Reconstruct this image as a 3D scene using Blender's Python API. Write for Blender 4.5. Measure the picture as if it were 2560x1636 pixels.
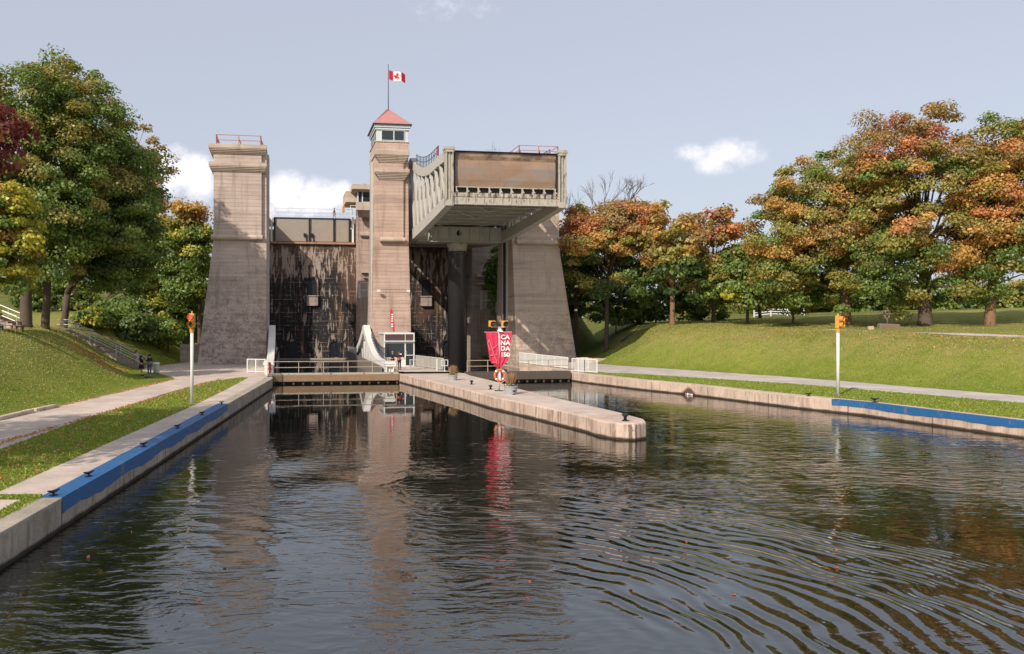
import bpy, math, random
import numpy as np
from mathutils import Vector, Matrix
R = math.radians
for o in list(bpy.data.objects): bpy.data.objects.remove(o)
SC = bpy.context.scene; COL = SC.collection
# ------------------------------------------------------------------ camera
CAMZ = 5.5
cd = bpy.data.cameras.new('camera'); cam = bpy.data.objects.new('camera', cd); COL.objects.link(cam)
cam.location = (0, 0, CAMZ); cam.rotation_euler = (R(90), 0, 0)
cd.sensor_width = 36; cd.lens = 28.125; cd.shift_x = 255/2560; cd.shift_y = -13/2560
cd.clip_start = .1; cd.clip_end = 3000
SC.camera = cam
SC.view_settings.view_transform = 'Standard'; SC.view_settings.look = 'None'
SC.view_settings.gamma = 1; SC.view_settings.exposure = 0.56
# ------------------------------------------------------------------ node helper
class G:
    def __init__(s, nt): s.nt = nt; s.n = nt.nodes; s.l = nt.links
    def node(s, t, **kw):
        n = s.n.new(t)
        for k, v in kw.items(): setattr(n, k, v)
        return n
    def put(s, sock, v):
        if isinstance(v, bpy.types.NodeSocket): s.l.new(v, sock)
        elif v is not None:
            if hasattr(sock.default_value, '__len__') and isinstance(v, (tuple, list)):
                v = tuple(v); L = len(sock.default_value)
                sock.default_value = (v + (1,))[:L] if len(v) < L else v[:L]
            else: sock.default_value = v
    def m(s, op, a, b=None, c=None, clamp=False):
        n = s.node('ShaderNodeMath', operation=op, use_clamp=clamp)
        s.put(n.inputs[0], a)
        if b is not None: s.put(n.inputs[1], b)
        if c is not None: s.put(n.inputs[2], c)
        return n.outputs[0]
    def mix(s, f, a, b, mode='MIX'):
        n = s.node('ShaderNodeMix', data_type='RGBA', blend_type=mode)
        s.put(n.inputs[0], f); s.put(n.inputs[6], a); s.put(n.inputs[7], b)
        return n.outputs[2]
    def vmul(s, v, k):
        n = s.node('ShaderNodeVectorMath', operation='MULTIPLY'); s.put(n.inputs[0], v); s.put(n.inputs[1], k); return n.outputs[0]
    def vadd(s, v, k):
        n = s.node('ShaderNodeVectorMath', operation='ADD'); s.put(n.inputs[0], v); s.put(n.inputs[1], k); return n.outputs[0]
    def noise(s, v, scale, detail=3, rough=.55):
        n = s.node('ShaderNodeTexNoise'); s.put(n.inputs['Vector'], v); n.inputs['Scale'].default_value = scale
        n.inputs['Detail'].default_value = detail; n.inputs['Roughness'].default_value = rough
        return n.outputs[0]
    def sstep(s, x, a, b):
        n = s.node('ShaderNodeMapRange', interpolation_type='SMOOTHSTEP'); s.put(n.inputs[0], x)
        n.inputs[1].default_value = a; n.inputs[2].default_value = b; n.inputs[3].default_value = 0; n.inputs[4].default_value = 1
        return n.outputs[0]
    def pos(s): return s.node('ShaderNodeNewGeometry').outputs['Position']
    def sep(s, v):
        n = s.node('ShaderNodeSeparateXYZ'); s.put(n.inputs[0], v); return n.outputs
    def comb(s, x, y, z):
        n = s.node('ShaderNodeCombineXYZ'); s.put(n.inputs[0], x); s.put(n.inputs[1], y); s.put(n.inputs[2], z); return n.outputs[0]
    def bump(s, h, dist, strength=1):
        n = s.node('ShaderNodeBump'); s.put(n.inputs['Height'], h); n.inputs['Distance'].default_value = dist; n.inputs['Strength'].default_value = strength
        return n.outputs[0]
# ------------------------------------------------------------------ world: Nishita sky, muted by haze, with clouds far off
SUNDIR = Vector((-.832, -1.143, 1.0)).normalized()     # towards the sun
elev = math.asin(SUNDIR.z); az = math.atan2(SUNDIR.x, SUNDIR.y)
W = bpy.data.worlds.new('World'); SC.world = W; W.use_nodes = True
g = G(W.node_tree); W.node_tree.nodes.clear()
sky = g.node('ShaderNodeTexSky', sky_type='NISHITA'); sky.sun_disc = False
sky.sun_elevation = elev; sky.sun_rotation = az; sky.dust_density = 2.0; sky.air_density = 1.0; sky.ozone_density = 1.5
hs = g.node('ShaderNodeHueSaturation'); hs.inputs['Saturation'].default_value = .70; hs.inputs['Value'].default_value = .93
g.l.new(sky.outputs[0], hs.inputs['Color'])
skyc = g.mix(.68, hs.outputs[0], (3.7, 3.9, 4.5))
tc = g.node('ShaderNodeTexCoord').outputs['Generated']
dx, dy, dz = g.sep(tc)[0:3]
dys = g.m('MAXIMUM', dy, .05)
u = g.m('DIVIDE', dx, dys); v = g.m('DIVIDE', dz, dys)
uv = g.comb(u, v, 0)
n1 = g.noise(uv, 26, 9, .66); n2 = g.noise(uv, 7, 2, .5)
def P(px, py): return ((px-1025)/2000, (805-py)/2000)
cl = None
for (px, py, rx, ry, w) in [(430, 430, 95, 75, 1), (490, 440, 60, 75, 1), (395, 420, 60, 55, 1), (720, 480, 75, 60, 1.1), (780, 495, 120, 60, 1), (850, 480, 50, 35, .9), (640, 520, 60, 45, .8),
                            (1835, 383, 95, 42, .85), (1790, 412, 60, 34, .7), (1740, 385, 60, 26, .45), (1120, 15, 90, 35, .12), (1360, 470, 60, 45, .35)]:
    c = P(px, py)
    a = g.m('DIVIDE', g.m('SUBTRACT', u, c[0]), rx/2000); b = g.m('DIVIDE', g.m('SUBTRACT', v, c[1]), ry/2000)
    d = g.m('ADD', g.m('MULTIPLY', a, a), g.m('MULTIPLY', b, b))
    e = g.m('MULTIPLY', g.m('SUBTRACT', 1.0, d), w)
    cl = e if cl is None else g.m('MAXIMUM', cl, e)
cv = g.m('ADD', cl, g.m('MULTIPLY', g.m('SUBTRACT', n1, .5), 2.1))
cm = g.m('MULTIPLY', g.sstep(cv, -.1, .85), g.sstep(dy, .05, .2))
shade = g.sstep(g.m('ADD', cv, g.m('MULTIPLY', n2, .6)), .2, 1.5)
ccol = g.mix(shade, (5.0, 5.1, 5.8), (7.3, 7.0, 7.2))
final = g.mix(g.m('MULTIPLY', cm, .92), skyc, ccol)
bg = g.node('ShaderNodeBackground'); g.put(bg.inputs[0], final); bg.inputs[1].default_value = .112
wo = g.node('ShaderNodeOutputWorld'); g.l.new(bg.outputs[0], wo.inputs[0])
sd = bpy.data.lights.new('sun', 'SUN'); sd.energy = 3.0; sd.angle = R(.6); sd.color = (1, .9, .78)
sun = bpy.data.objects.new('sun', sd); COL.objects.link(sun); sun.rotation_euler = (-SUNDIR).to_track_quat('-Z', 'Y').to_euler()
sun.location = (-40, -50, 60)
# ------------------------------------------------------------------ materials
def material(name):
    m = bpy.data.materials.new(name); m.use_nodes = True; m.node_tree.nodes.clear()
    g = G(m.node_tree); b = g.node('ShaderNodeBsdfPrincipled'); o = g.node('ShaderNodeOutputMaterial'); g.l.new(b.outputs[0], o.inputs[0])
    return m, g, b
def paint(name, col, rough=.55, var=.18, metal=0, rust=0, scale=1.5, bump=.004, rustcol=(.12, .06, .03), spec=.4):
    m, g, b = material(name); p = g.pos()
    n = g.noise(p, scale, 5, .65); n2 = g.noise(g.vmul(p, (1, 1, .25)), scale*4, 3)
    dark = tuple(c*(1-2*var) for c in col); lite = tuple(min(1, c*(1+var)) for c in col)
    c = g.mix(g.m('ADD', g.m('MULTIPLY', n, .6), g.m('MULTIPLY', n2, .4)), dark, lite)
    if rust: c = g.mix(g.sstep(g.noise(g.vmul(p, (1.5, 1.5, .5)), 2.2, 6, .7), .72-rust, .84-rust*.8), c, rustcol)
    g.put(b.inputs['Base Color'], c); b.inputs['Roughness'].default_value = rough; b.inputs['Metallic'].default_value = metal
    b.inputs['Specular IOR Level'].default_value = spec
    if bump: g.put(b.inputs['Normal'], g.bump(n2, bump))
    return m
def concrete(name, base, dark, low=None, lowamt=.8, board=.42, streak=.55, speck=.5):
    m, g, b = material(name); p = g.pos(); x, y, z = g.sep(p)[0:3]
    n = g.noise(p, .35, 6, .62); f = g.noise(p, 5, 5, .7)
    c = g.mix(g.sstep(n, .3, .7), tuple(k*.86 for k in base), tuple(min(1, k*1.1) for k in base))
    if board:
        zb = g.m('DIVIDE', z, board); fr = g.m('FRACT', zb); fl = g.m('FLOOR', zb)
        wn = g.node('ShaderNodeTexWhiteNoise', noise_dimensions='1D'); g.put(wn.inputs['W'], fl)
        c = g.mix(.22, c, g.mix(wn.outputs[0], tuple(k*.62 for k in base), tuple(min(1, k*1.2) for k in base)))
        line = g.m('MULTIPLY', g.m('SUBTRACT', 1, g.sstep(fr, .0, .12)), g.sstep(g.noise(g.vmul(p, (.5, .5, 2.3)), 1.2, 3), .42, .6))
        c = g.mix(g.m('MULTIPLY', line, .55), c, dark)
    bd = g.sstep(g.noise(g.vmul(p, (.12, .12, 1.5)), 1.0, 5, .7), .50, .66)
    c = g.mix(g.m('MULTIPLY', bd, .45), c, tuple(k*.52 for k in base))
    st = g.sstep(g.noise(g.vmul(p, (1.3, 1.3, .1)), 1.1, 5, .65), .50, .72)
    c = g.mix(g.m('MULTIPLY', st, streak), c, dark)
    c = g.mix(g.m('MULTIPLY', g.sstep(f, .56, .74), speck), c, dark)
    if low:
        k = g.m('MULTIPLY', g.sstep(z, low[1], low[0]), lowamt)
        k = g.m('MULTIPLY', k, g.sstep(g.m('ADD', g.m('MULTIPLY', g.noise(g.vmul(p, (1, 1, 1.3)), 1.1, 8, .78), .62), g.m('MULTIPLY', f, .38)), .45, .57))
        c = g.mix(k, c, tuple(q*.5 for q in dark))
    g.put(b.inputs['Base Color'], c); b.inputs['Roughness'].default_value = .9; b.inputs['Specular IOR Level'].default_value = .25
    hh = g.m('ADD', g.m('MULTIPLY', f, .5), g.m('MULTIPLY', g.noise(p, 25, 2), .3))
    if board: hh = g.m('ADD', hh, g.m('MULTIPLY', g.sstep(fr, 0, .12), .5))
    g.put(b.inputs['Normal'], g.bump(hh, .03))
    return m
M = {}
TAN = (.56, .405, .33)
M['tower'] = concrete('tower_concrete', TAN, (.26, .17, .125))
M['tower_low'] = concrete('tower_concrete_stained', (.57, .455, .39), (.24, .19, .17), low=(4, 14), lowamt=.6)
M['tower_right'] = concrete('tower_concrete_grey', (.56, .44, .36), (.30, .23, .185), low=(3, 9), lowamt=.5)
M['coping'] = concrete('ledge_concrete', (.55, .44, .35), (.25, .19, .15), board=0)
M['pier_c'] = concrete('abutment_concrete', (.48, .36, .30), (.16, .11, .085), board=.6, streak=.7)
M['dim_c'] = concrete('weathered_concrete', (.42, .34, .29), (.13, .10, .085), board=.6, streak=.8)
# stained breast wall
m, g, b = material('stained_wall'); p = g.pos(); x, y, z = g.sep(p)[0:3]
n = g.noise(g.vmul(p, (.16, .16, .1)), 1.0, 5, .6)
wx = g.m('ADD', g.m('MULTIPLY', x, .055), g.m('MULTIPLY', z, -.0))
brown = g.mix(g.noise(g.vmul(p, (1.2, 1.2, .12)), 1.3, 4), (.030, .017, .012), (.14, .078, .05))
blk = (.010, .010, .013)
km = g.sstep(g.m('ADD', n, g.m('MULTIPLY', g.m('SUBTRACT', 13.0, z), .018)), .42, .56)
c = g.mix(g.m('MULTIPLY', km, .95), brown, blk)
# drips
dr = g.noise(g.vmul(p, (1, 1, .16)), 2.6, 5, .7)
band = g.m('MULTIPLY', g.sstep(z, 10.5, 13), g.sstep(z, 17, 15.2))
patch = g.sstep(g.noise(g.vmul(p, (.5, .5, .3)), .8, 2), .50, .66)
thr = g.m('ADD', dr, g.m('ADD', g.m('MULTIPLY', band, .11), g.m('MULTIPLY', patch, .07)))
dm = g.sstep(thr, .585, .64)
c = g.mix(g.m('MULTIPLY', g.sstep(g.noise(g.vmul(p, (1, 1, .06)), 2.2, 4, .7), .56, .66), .5), c, (.26, .15, .085))
c = g.mix(g.m('MULTIPLY', dm, .9), c, g.mix(g.noise(p, .5), (.30, .22, .16), (.50, .42, .36)))
# white joint lines
fr = g.m('FRACT', g.m('DIVIDE', z, .62))
ln = g.m('MULTIPLY', g.m('LESS_THAN', fr, .12), g.sstep(g.noise(g.vmul(p, (.7, .7, 1.6)), 1.3, 4, .7), .50, .6))
c = g.mix(g.m('MULTIPLY', ln, .6), c, (.42, .34, .29))
fr2 = g.m('FRACT', g.m('DIVIDE', x, .9))
ln2 = g.m('MULTIPLY', g.m('LESS_THAN', fr2, .05), g.sstep(g.noise(g.vmul(p, (.7, .7, .7)), 1.9, 3, .7), .55, .62))
c = g.mix(g.m('MULTIPLY', ln2, .45), c, (.42, .34, .29))
g.put(b.inputs['Base Color'], c); b.inputs['Roughness'].default_value = .75; g.put(b.inputs['Normal'], g.bump(dr, .05))
M['breast'] = m
M['ochre'] = concrete('rusty_sill', (.42, .25, .16), (.14, .08, .05), board=0)
M['gate_c'] = paint('grey_gate_plate', (.36, .31, .26), .7, .12, rust=.04)
M['steel_w'] = paint('cream_steel', (.50, .475, .43), .55, .14, rust=.07, rustcol=(.2, .14, .1))
M['steel_front'] = paint('cream_steel_weathered', (.48, .44, .365), .6, .18, rust=.19, rustcol=(.12, .08, .06))
M['steel_g'] = paint('grey_steel', (.52, .50, .46), .55, .12, rust=.03)
M['steel_white'] = paint('white_steel', (.78, .76, .72), .5, .06, rust=.01)
M['tank'] = paint('shade_toned_steel_plate', (.20, .18, .165), .6, .12, rust=.05)  # plate colour darkened to stand in for shade behind lattice and between beams
m, g, b = material('brown_gate_plate'); p = g.pos(); x, y, z = g.sep(p)[0:3]
n = g.noise(g.vmul(p, (.3, .3, .5)), 1.2, 5); 
c = g.mix(g.sstep(n, .3, .7), (.27, .17, .115), (.36, .245, .17))
c = g.mix(g.m('MULTIPLY', g.m('MULTIPLY', g.sstep(z, 18.1, 18.8), g.sstep(z, 20.3, 19.9)), g.sstep(n, .4, .6)), c, (.25, .21, .185))
c = g.mix(g.m('MULTIPLY', g.sstep(z, 20.7, 20.9), g.sstep(g.noise(g.vmul(p, (.5, .5, 1)), 1, 5, .7), .4, .6)), c, (.11, .075, .055))
c = g.mix(g.m('MULTIPLY', g.sstep(g.noise(g.vmul(p, (2, 2, .15)), 2, 4), .58, .75), .5), c, (.12, .07, .045))
g.put(b.inputs['Base Color'], c); b.inputs['Roughness'].default_value = .6
M['browngate'] = m
M['ram'] = paint('black_ram', (.085, .08, .08), .36, .2, metal=.35, bump=0, spec=.6)
M['black'] = paint('black_iron_and_shade', (.018, .018, .022), .45, .1, bump=.002)  # iron fittings, and the flat panels painted as shade inside arches
M['navy'] = paint('dark_rail', (.03, .04, .06), .5, .1, bump=0)
M['pinkrail'] = paint('faded_red_rail', (.50, .23, .21), .6, .1, bump=0)
M['roof'] = paint('faded_red_roof', (.50, .23, .21), .75, .2, rust=.03, rustcol=(.65, .4, .38))
M['cabwhite'] = paint('white_boards', (.62, .66, .66), .6, .08)
M['white'] = paint('white_paint', (.76, .74, .70), .5, .06, rust=.01)
M['galv'] = paint('galvanised', (.66, .65, .62), .4, .1, metal=.3, bump=0)
M['railbeige'] = paint('rusty_beige_rail', (.46, .36, .26), .6, .15, rust=.06, bump=0)
m, g, b = material('window_glass'); g.put(b.inputs['Base Color'], (.02, .028, .03)); b.inputs['Roughness'].default_value = .06; b.inputs['Specular IOR Level'].default_value = .8; M['glass'] = m
M['brown_sign'] = paint('brown_panel', (.085, .05, .05), .6, .08, bump=0)
M['beam'] = paint('weathered_timber_beam', (.30, .19, .115), .85, .2, rust=.08, rustcol=(.07, .05, .04))
M['beam_d'] = paint('dark_beam', (.10, .08, .065), .85, .2, rust=.1, rustcol=(.035, .03, .025))
M['pile'] = paint('pile', (.14, .10, .075), .9, .25)
M['yellow'] = paint('signal_yellow', (.66, .31, .05), .45, .08, bump=0)
M['lens_dark'] = paint('dark_lens', (.02, .025, .02), .2, .05, bump=0)
m, g, b = material('lit_red_lens'); g.put(b.inputs['Base Color'], (.7, .05, .05)); g.put(b.inputs['Emission Color'], (1, .10, .10)); b.inputs['Emission Strength'].default_value = .8; M['redlamp'] = m
M['banner'] = paint('red_banner', (.64, .035, .09), .7, .06, bump=0)
M['pinkline'] = paint('pink_line', (.80, .16, .20), .7, .03, bump=0)
M['txtwhite'] = paint('white_lettering', (.8, .78, .76), .7, .02, bump=0)
M['flagred'] = paint('flag_red', (.60, .015, .04), .7, .05, bump=0)
M['flagwhite'] = paint('flag_white', (.8, .78, .76), .7, .02, bump=0)
M['buoy'] = paint('orange_buoy', (.80, .16, .07), .5, .06, bump=0)
M['wood'] = paint('grey_brown_wood', (.22, .145, .10), .8, .2)
M['bark'] = paint('bark', (.13, .095, .07), .95, .3, scale=3, bump=.04)
M['bark_l'] = paint('bark_light', (.26, .155, .085), .95, .3, scale=3, bump=.04)
M['stone'] = paint('stone', (.22, .17, .13), .95, .25, bump=.03)
M['planter'] = paint('zinc_planter', (.36, .37, .38), .6, .12, bump=.01)
M['straw'] = paint('straw_grass', (.40, .24, .12), .9, .2, bump=0)
M['skin'] = paint('skin', (.50, .27, .19), .6, .04, bump=0)
for k, cc in dict(navycloth=(.018, .022, .045), blackcloth=(.012, .012, .014), jeans=(.06, .11, .16), whitecloth=(.62, .58, .58), pinkcloth=(.55, .40, .42), redcloth=(.55, .03, .04),
                  khaki=(.25, .2, .15), hair_d=(.02, .014, .011), hair_r=(.25, .07, .03), greycloth=(.3, .32, .38)).items():
    M[k] = paint(k, cc, .85, .08, bump=0)
# canal wall / slabs
def slab_mat(name, base, dark, blue=None, stain=None, streak=.6):
    m, g, b = material(name); p = g.pos(); x, y, z = g.sep(p)[0:3]
    n = g.noise(p, .5, 6, .65); f = g.noise(p, 9, 4, .7)
    c = g.mix(g.sstep(n, .3, .7), tuple(k*.8 for k in base), tuple(min(1, k*1.12) for k in base))
    c = g.mix(g.m('MULTIPLY', g.sstep(f, .5, .75), .5), c, dark)
    st = g.sstep(g.noise(g.vmul(p, (1, 1, .12)), 3.0, 5, .7), .46, .66)
    side = g.sstep(z, .79, .7)
    c = g.mix(g.m('MULTIPLY', g.m('MULTIPLY', st, side), streak), c, dark)
    jn = g.m('MULTIPLY', g.m('LESS_THAN', g.m('FRACT', g.m('DIVIDE', g.m('ADD', y, g.m('MULTIPLY', g.noise(p, 2, 3), .12)), 5.3)), .011), side)
    c = g.mix(g.m('MULTIPLY', jn, .75), c, tuple(q*.3 for q in dark))
    blot = g.sstep(g.noise(g.vmul(p, (1, 1, .6)), .9, 8, .75), .54, .68)
    c = g.mix(g.m('MULTIPLY', blot, .4), c, dark)
    edge = g.m('ADD', z, g.m('MULTIPLY', g.m('SUBTRACT', g.noise(p, 1.5, 4), .5), .12))
    c = g.mix(g.m('MULTIPLY', g.m('SUBTRACT', 1, g.sstep(edge, .06, .17)), .93), c, (.022, .016, .01))
    if stain:
        ex = g.m('ADD', g.m('POWER', g.m('SUBTRACT', x, stain[0]), 2), g.m('POWER', g.m('SUBTRACT', y, stain[1]), 2))
        wd = g.m('ADD', g.m('MULTIPLY', g.m('SUBTRACT', .85, z), 1.0), g.m('MULTIPLY', n, .2))
        c = g.mix(g.m('MULTIPLY', g.sstep(g.m('SUBTRACT', g.m('SQRT', ex), wd), .15, -.15), .9), c, (.07, .03, .015))
    g.put(b.inputs['Base Color'], c); b.inputs['Roughness'].default_value = .92; b.inputs['Specular IOR Level'].default_value = .2
    g.put(b.inputs['Normal'], g.bump(g.m('ADD', g.m('MULTIPLY', f, .5), n), .02))
    return m
M['wall_l'] = slab_mat('canal_wall_concrete', (.42, .36, .29), (.15, .12, .09))
M['wall_r'] = slab_mat('canal_wall_concrete_pink', (.56, .43, .34), (.24, .17, .13), stain=(21.35, 60.3))
M['pierm'] = slab_mat('pier_concrete', (.58, .44, .36), (.24, .165, .12), streak=.9)
M['path'] = slab_mat('path_concrete', (.56, .46, .39), (.36, .29, .24))
M['path_g'] = slab_mat('path_asphalt', (.52, .46, .42), (.37, .33, .30))
m, g, b = material('blue_paint'); p = g.pos(); z = g.sep(p)[2]
n = g.noise(p, 3, 6, .7); c = g.mix(n, (.018, .10, .26), (.025, .135, .33))
c = g.mix(g.m('MULTIPLY', g.sstep(g.noise(g.vmul(p, (1, 1, .3)), 2.2, 8, .8), .55, .66), .6), c, (.24, .22, .22))
g.put(b.inputs['Base Color'], c); b.inputs['Roughness'].default_value = .5; M['blue'] = m
m, g, b = material('grass'); p = g.pos(); x, y, z = g.sep(p)[0:3]
n = g.noise(p, .13, 5, .6); f = g.noise(g.vmul(p, (1, 1, 1)), 14, 5, .75); f2 = g.noise(p, 1.1, 4, .65)
c = g.mix(g.sstep(g.m('ADD', g.m('MULTIPLY', n, .6), g.m('MULTIPLY', f2, .4)), .38, .62), (.19, .265, .03), (.33, .36, .065))
dry = g.m('MULTIPLY', g.sstep(z, 1.2, 3.8), g.sstep(g.m('ADD', g.m('MULTIPLY', g.noise(p, .3, 5, .7), .55), g.m('MULTIPLY', f2, .45)), .36, .6))
c = g.mix(g.m('MULTIPLY', dry, .85), c, (.42, .35, .13))
c = g.mix(g.m('MULTIPLY', g.sstep(g.noise(g.vmul(p, (.6, 1.2, .6)), 1.6, 6, .75), .48, .62), .4), c, (.34, .33, .09))
c = g.mix(g.m('MULTIPLY', g.sstep(f, .45, .72), .6), c, (.05, .08, .012))
c = g.mix(g.m('MULTIPLY', g.sstep(g.noise(p, 2.2, 5, .75), .5, .66), .3), c, (.08, .12, .02))
lit = g.m('MULTIPLY', g.sstep(g.noise(p, 6, 3, .8), .66, .70), g.sstep(g.noise(p, .22, 3), .5, .62))
c = g.mix(g.m('MULTIPLY', lit, .6), c, (.36, .17, .08))
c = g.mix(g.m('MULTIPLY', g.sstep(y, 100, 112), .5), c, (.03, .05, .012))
g.put(b.inputs['Base Color'], c); b.inputs['Roughness'].default_value = 1; b.inputs['Specular IOR Level'].default_value = .1
g.put(b.inputs['Normal'], g.bump(g.m('ADD', f, g.m('MULTIPLY', g.noise(p, 45, 2), .5)), .12)); M['grass'] = m
# foliage
m = bpy.data.materials.new('foliage'); m.use_nodes = True; m.node_tree.nodes.clear(); g = G(m.node_tree)
at = g.node('ShaderNodeAttribute', attribute_name='leafcol').outputs['Color']
d = g.node('ShaderNodeBsdfDiffuse'); t = g.node('ShaderNodeBsdfTranslucent'); gl = g.node('ShaderNodeBsdfGlossy'); gl.inputs['Roughness'].default_value = .45
g.put(d.inputs['Color'], at); g.put(t.inputs['Color'], g.mix(1, at, (1.1, 1.1, .7), 'MULTIPLY')); g.put(gl.inputs[0], (.5, .55, .55))
mx = g.node('ShaderNodeMixShader'); mx.inputs[0].default_value = .42; g.l.new(d.outputs[0], mx.inputs[1]); g.l.new(t.outputs[0], mx.inputs[2])
mx2 = g.node('ShaderNodeMixShader'); mx2.inputs[0].default_value = .05; g.l.new(mx.outputs[0], mx2.inputs[1]); g.l.new(gl.outputs[0], mx2.inputs[2])
o = g.node('ShaderNodeOutputMaterial'); g.l.new(mx2.outputs[0], o.inputs[0]); M['leaf'] = m
# water
m, g, b = material('water'); p = g.pos(); x, y, z = g.sep(p)[0:3]
pw = g.vadd(p, g.vmul(g.comb(g.noise(g.vmul(p, (1, 1, 1)), .35, 2), g.noise(g.vadd(p, (31, 7, 0)), .35, 2), 0), (1.6, 1.6, 0)))
X, Y, _ = g.sep(pw)[0:3]
def rings(cx, cy, lam, amp, r0, r1, r2, r3):
    a = g.m('SUBTRACT', X, cx+.8); bb = g.m('SUBTRACT', Y, cy+.8); r = g.m('SQRT', g.m('ADD', g.m('MULTIPLY', a, a), g.m('MULTIPLY', bb, bb)))
    s_ = g.m('SINE', g.m('MULTIPLY', r, 2*math.pi/lam))
    env = g.m('MULTIPLY', g.sstep(r, r0, r1), g.sstep(r, r3, r2))
    return g.m('MULTIPLY', g.m('MULTIPLY', s_, env), amp)
rmod = g.m('ADD', .5, g.m('MULTIPLY', g.sstep(g.noise(g.vadd(p, (3, 9, 0)), .45, 4, .6), .3, .68), 1.1))
ra = g.m('MULTIPLY', g.m('ADD', g.m('MULTIPLY', rmod, rings(.4, 13.6, .47, .0075, 2.0, 5, 11.5, 15)), rings(.0, 14.0, .37, .0014, 3.0, 6, 10.0, 12.5)), 1.0)
ra = g.m('MULTIPLY', ra, g.sstep(g.m('ADD', x, g.m('MULTIPLY', g.m('SUBTRACT', g.noise(p, .25, 2), .5), 3)), 1.2, 4.5))
ra_old = g.m('MULTIPLY', rings(.0, 14.0, .62, .0068, 3.0, 6, 10.0, 12.5), g.sstep(g.m('ADD', x, g.m('MULTIPLY', g.m('SUBTRACT', g.noise(p, .25, 2), .5), 3)), 1.2, 4.5))
rb = g.m('MULTIPLY', rings(-14, 8.0, 1.0, .0060, 8.0, 11, 18, 21), g.sstep(x, -1.5, -4))
rc = g.m('MULTIPLY', rings(2.0, 26.0, .5, .0012, .5, 2, 7, 12), g.sstep(x, -3, -1))
def dome(cx, cy, r, amp):
    a = g.m('SUBTRACT', x, cx); bb = g.m('SUBTRACT', y, cy); q = g.m('ADD', g.m('MULTIPLY', a, a), g.m('MULTIPLY', g.m('MULTIPLY', bb, bb), .45))
    return g.m('MULTIPLY', g.m('EXPONENT', g.m('MULTIPLY', q, -1/(r*r))), amp)
dm = g.m('ADD', dome(-2.1, 27.2, 1.4, .16), dome(-5.2, 31.6, 1.5, .12))
near = g.sstep(y, 46, 26)
calm = g.m('ADD', g.m('MULTIPLY', near, .9), g.m('MULTIPLY', g.sstep(x, 8, 15), .75))
calm = g.m('ADD', calm, .06)
amp2 = g.m('MULTIPLY', calm, g.m('ADD', .35, g.m('MULTIPLY', g.sstep(g.noise(p, .16, 3), .35, .65), .8)))
ringmask = g.m('SUBTRACT', 1, g.m('MULTIPLY', g.m('MULTIPLY', g.sstep(x, 1.5, 5), g.sstep(y, 24, 20)), .85))
f1 = g.m('MULTIPLY', g.m('SUBTRACT', g.noise(g.vmul(pw, (.8, 1.9, 1)), 1.5, 2, .5), .5), .016)
f2 = g.m('MULTIPLY', g.m('SUBTRACT', g.noise(g.vmul(p, (1.0, 2.0, 1)), 6.0, 2, .5), .5), .0100)
f3 = g.m('MULTIPLY', g.m('SUBTRACT', g.noise(g.vmul(g.vadd(pw, (4, 2, 0)), (2.4, 6.0, 1)), 1.0, 2, .45), .5), .020)
f4 = g.m('MULTIPLY', g.m('SUBTRACT', g.noise(g.vmul(g.vadd(pw, (9, 1, 0)), (1.1, 2.6, 1)), 1.0, 1, .45), .5), .040)
fd = g.m('ADD', .25, g.m('MULTIPLY', g.sstep(y, 60, 16), .75))
f2 = g.m('ADD', g.m('MULTIPLY', f2, g.m('MULTIPLY', g.sstep(y, 34, 14), .5)), g.m('MULTIPLY', g.m('ADD', f3, f4), fd))
fine = g.m('MULTIPLY', g.m('MULTIPLY', g.m('ADD', f1, f2), amp2), ringmask)
h = g.m('ADD', g.m('ADD', g.m('ADD', ra, rb), g.m('ADD', rc, fine)), dm)
g.put(b.inputs['Normal'], g.bump(h, 1.0))
murk = g.mix(g.noise(p, .3, 3), (.004, .006, .005), (.009, .010, .006))
g.put(b.inputs['Base Color'], murk)
b.inputs['Roughness'].default_value = .015; b.inputs['IOR'].default_value = 2.2; b.inputs['Specular IOR Level'].default_value = .5
M['water'] = m
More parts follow.
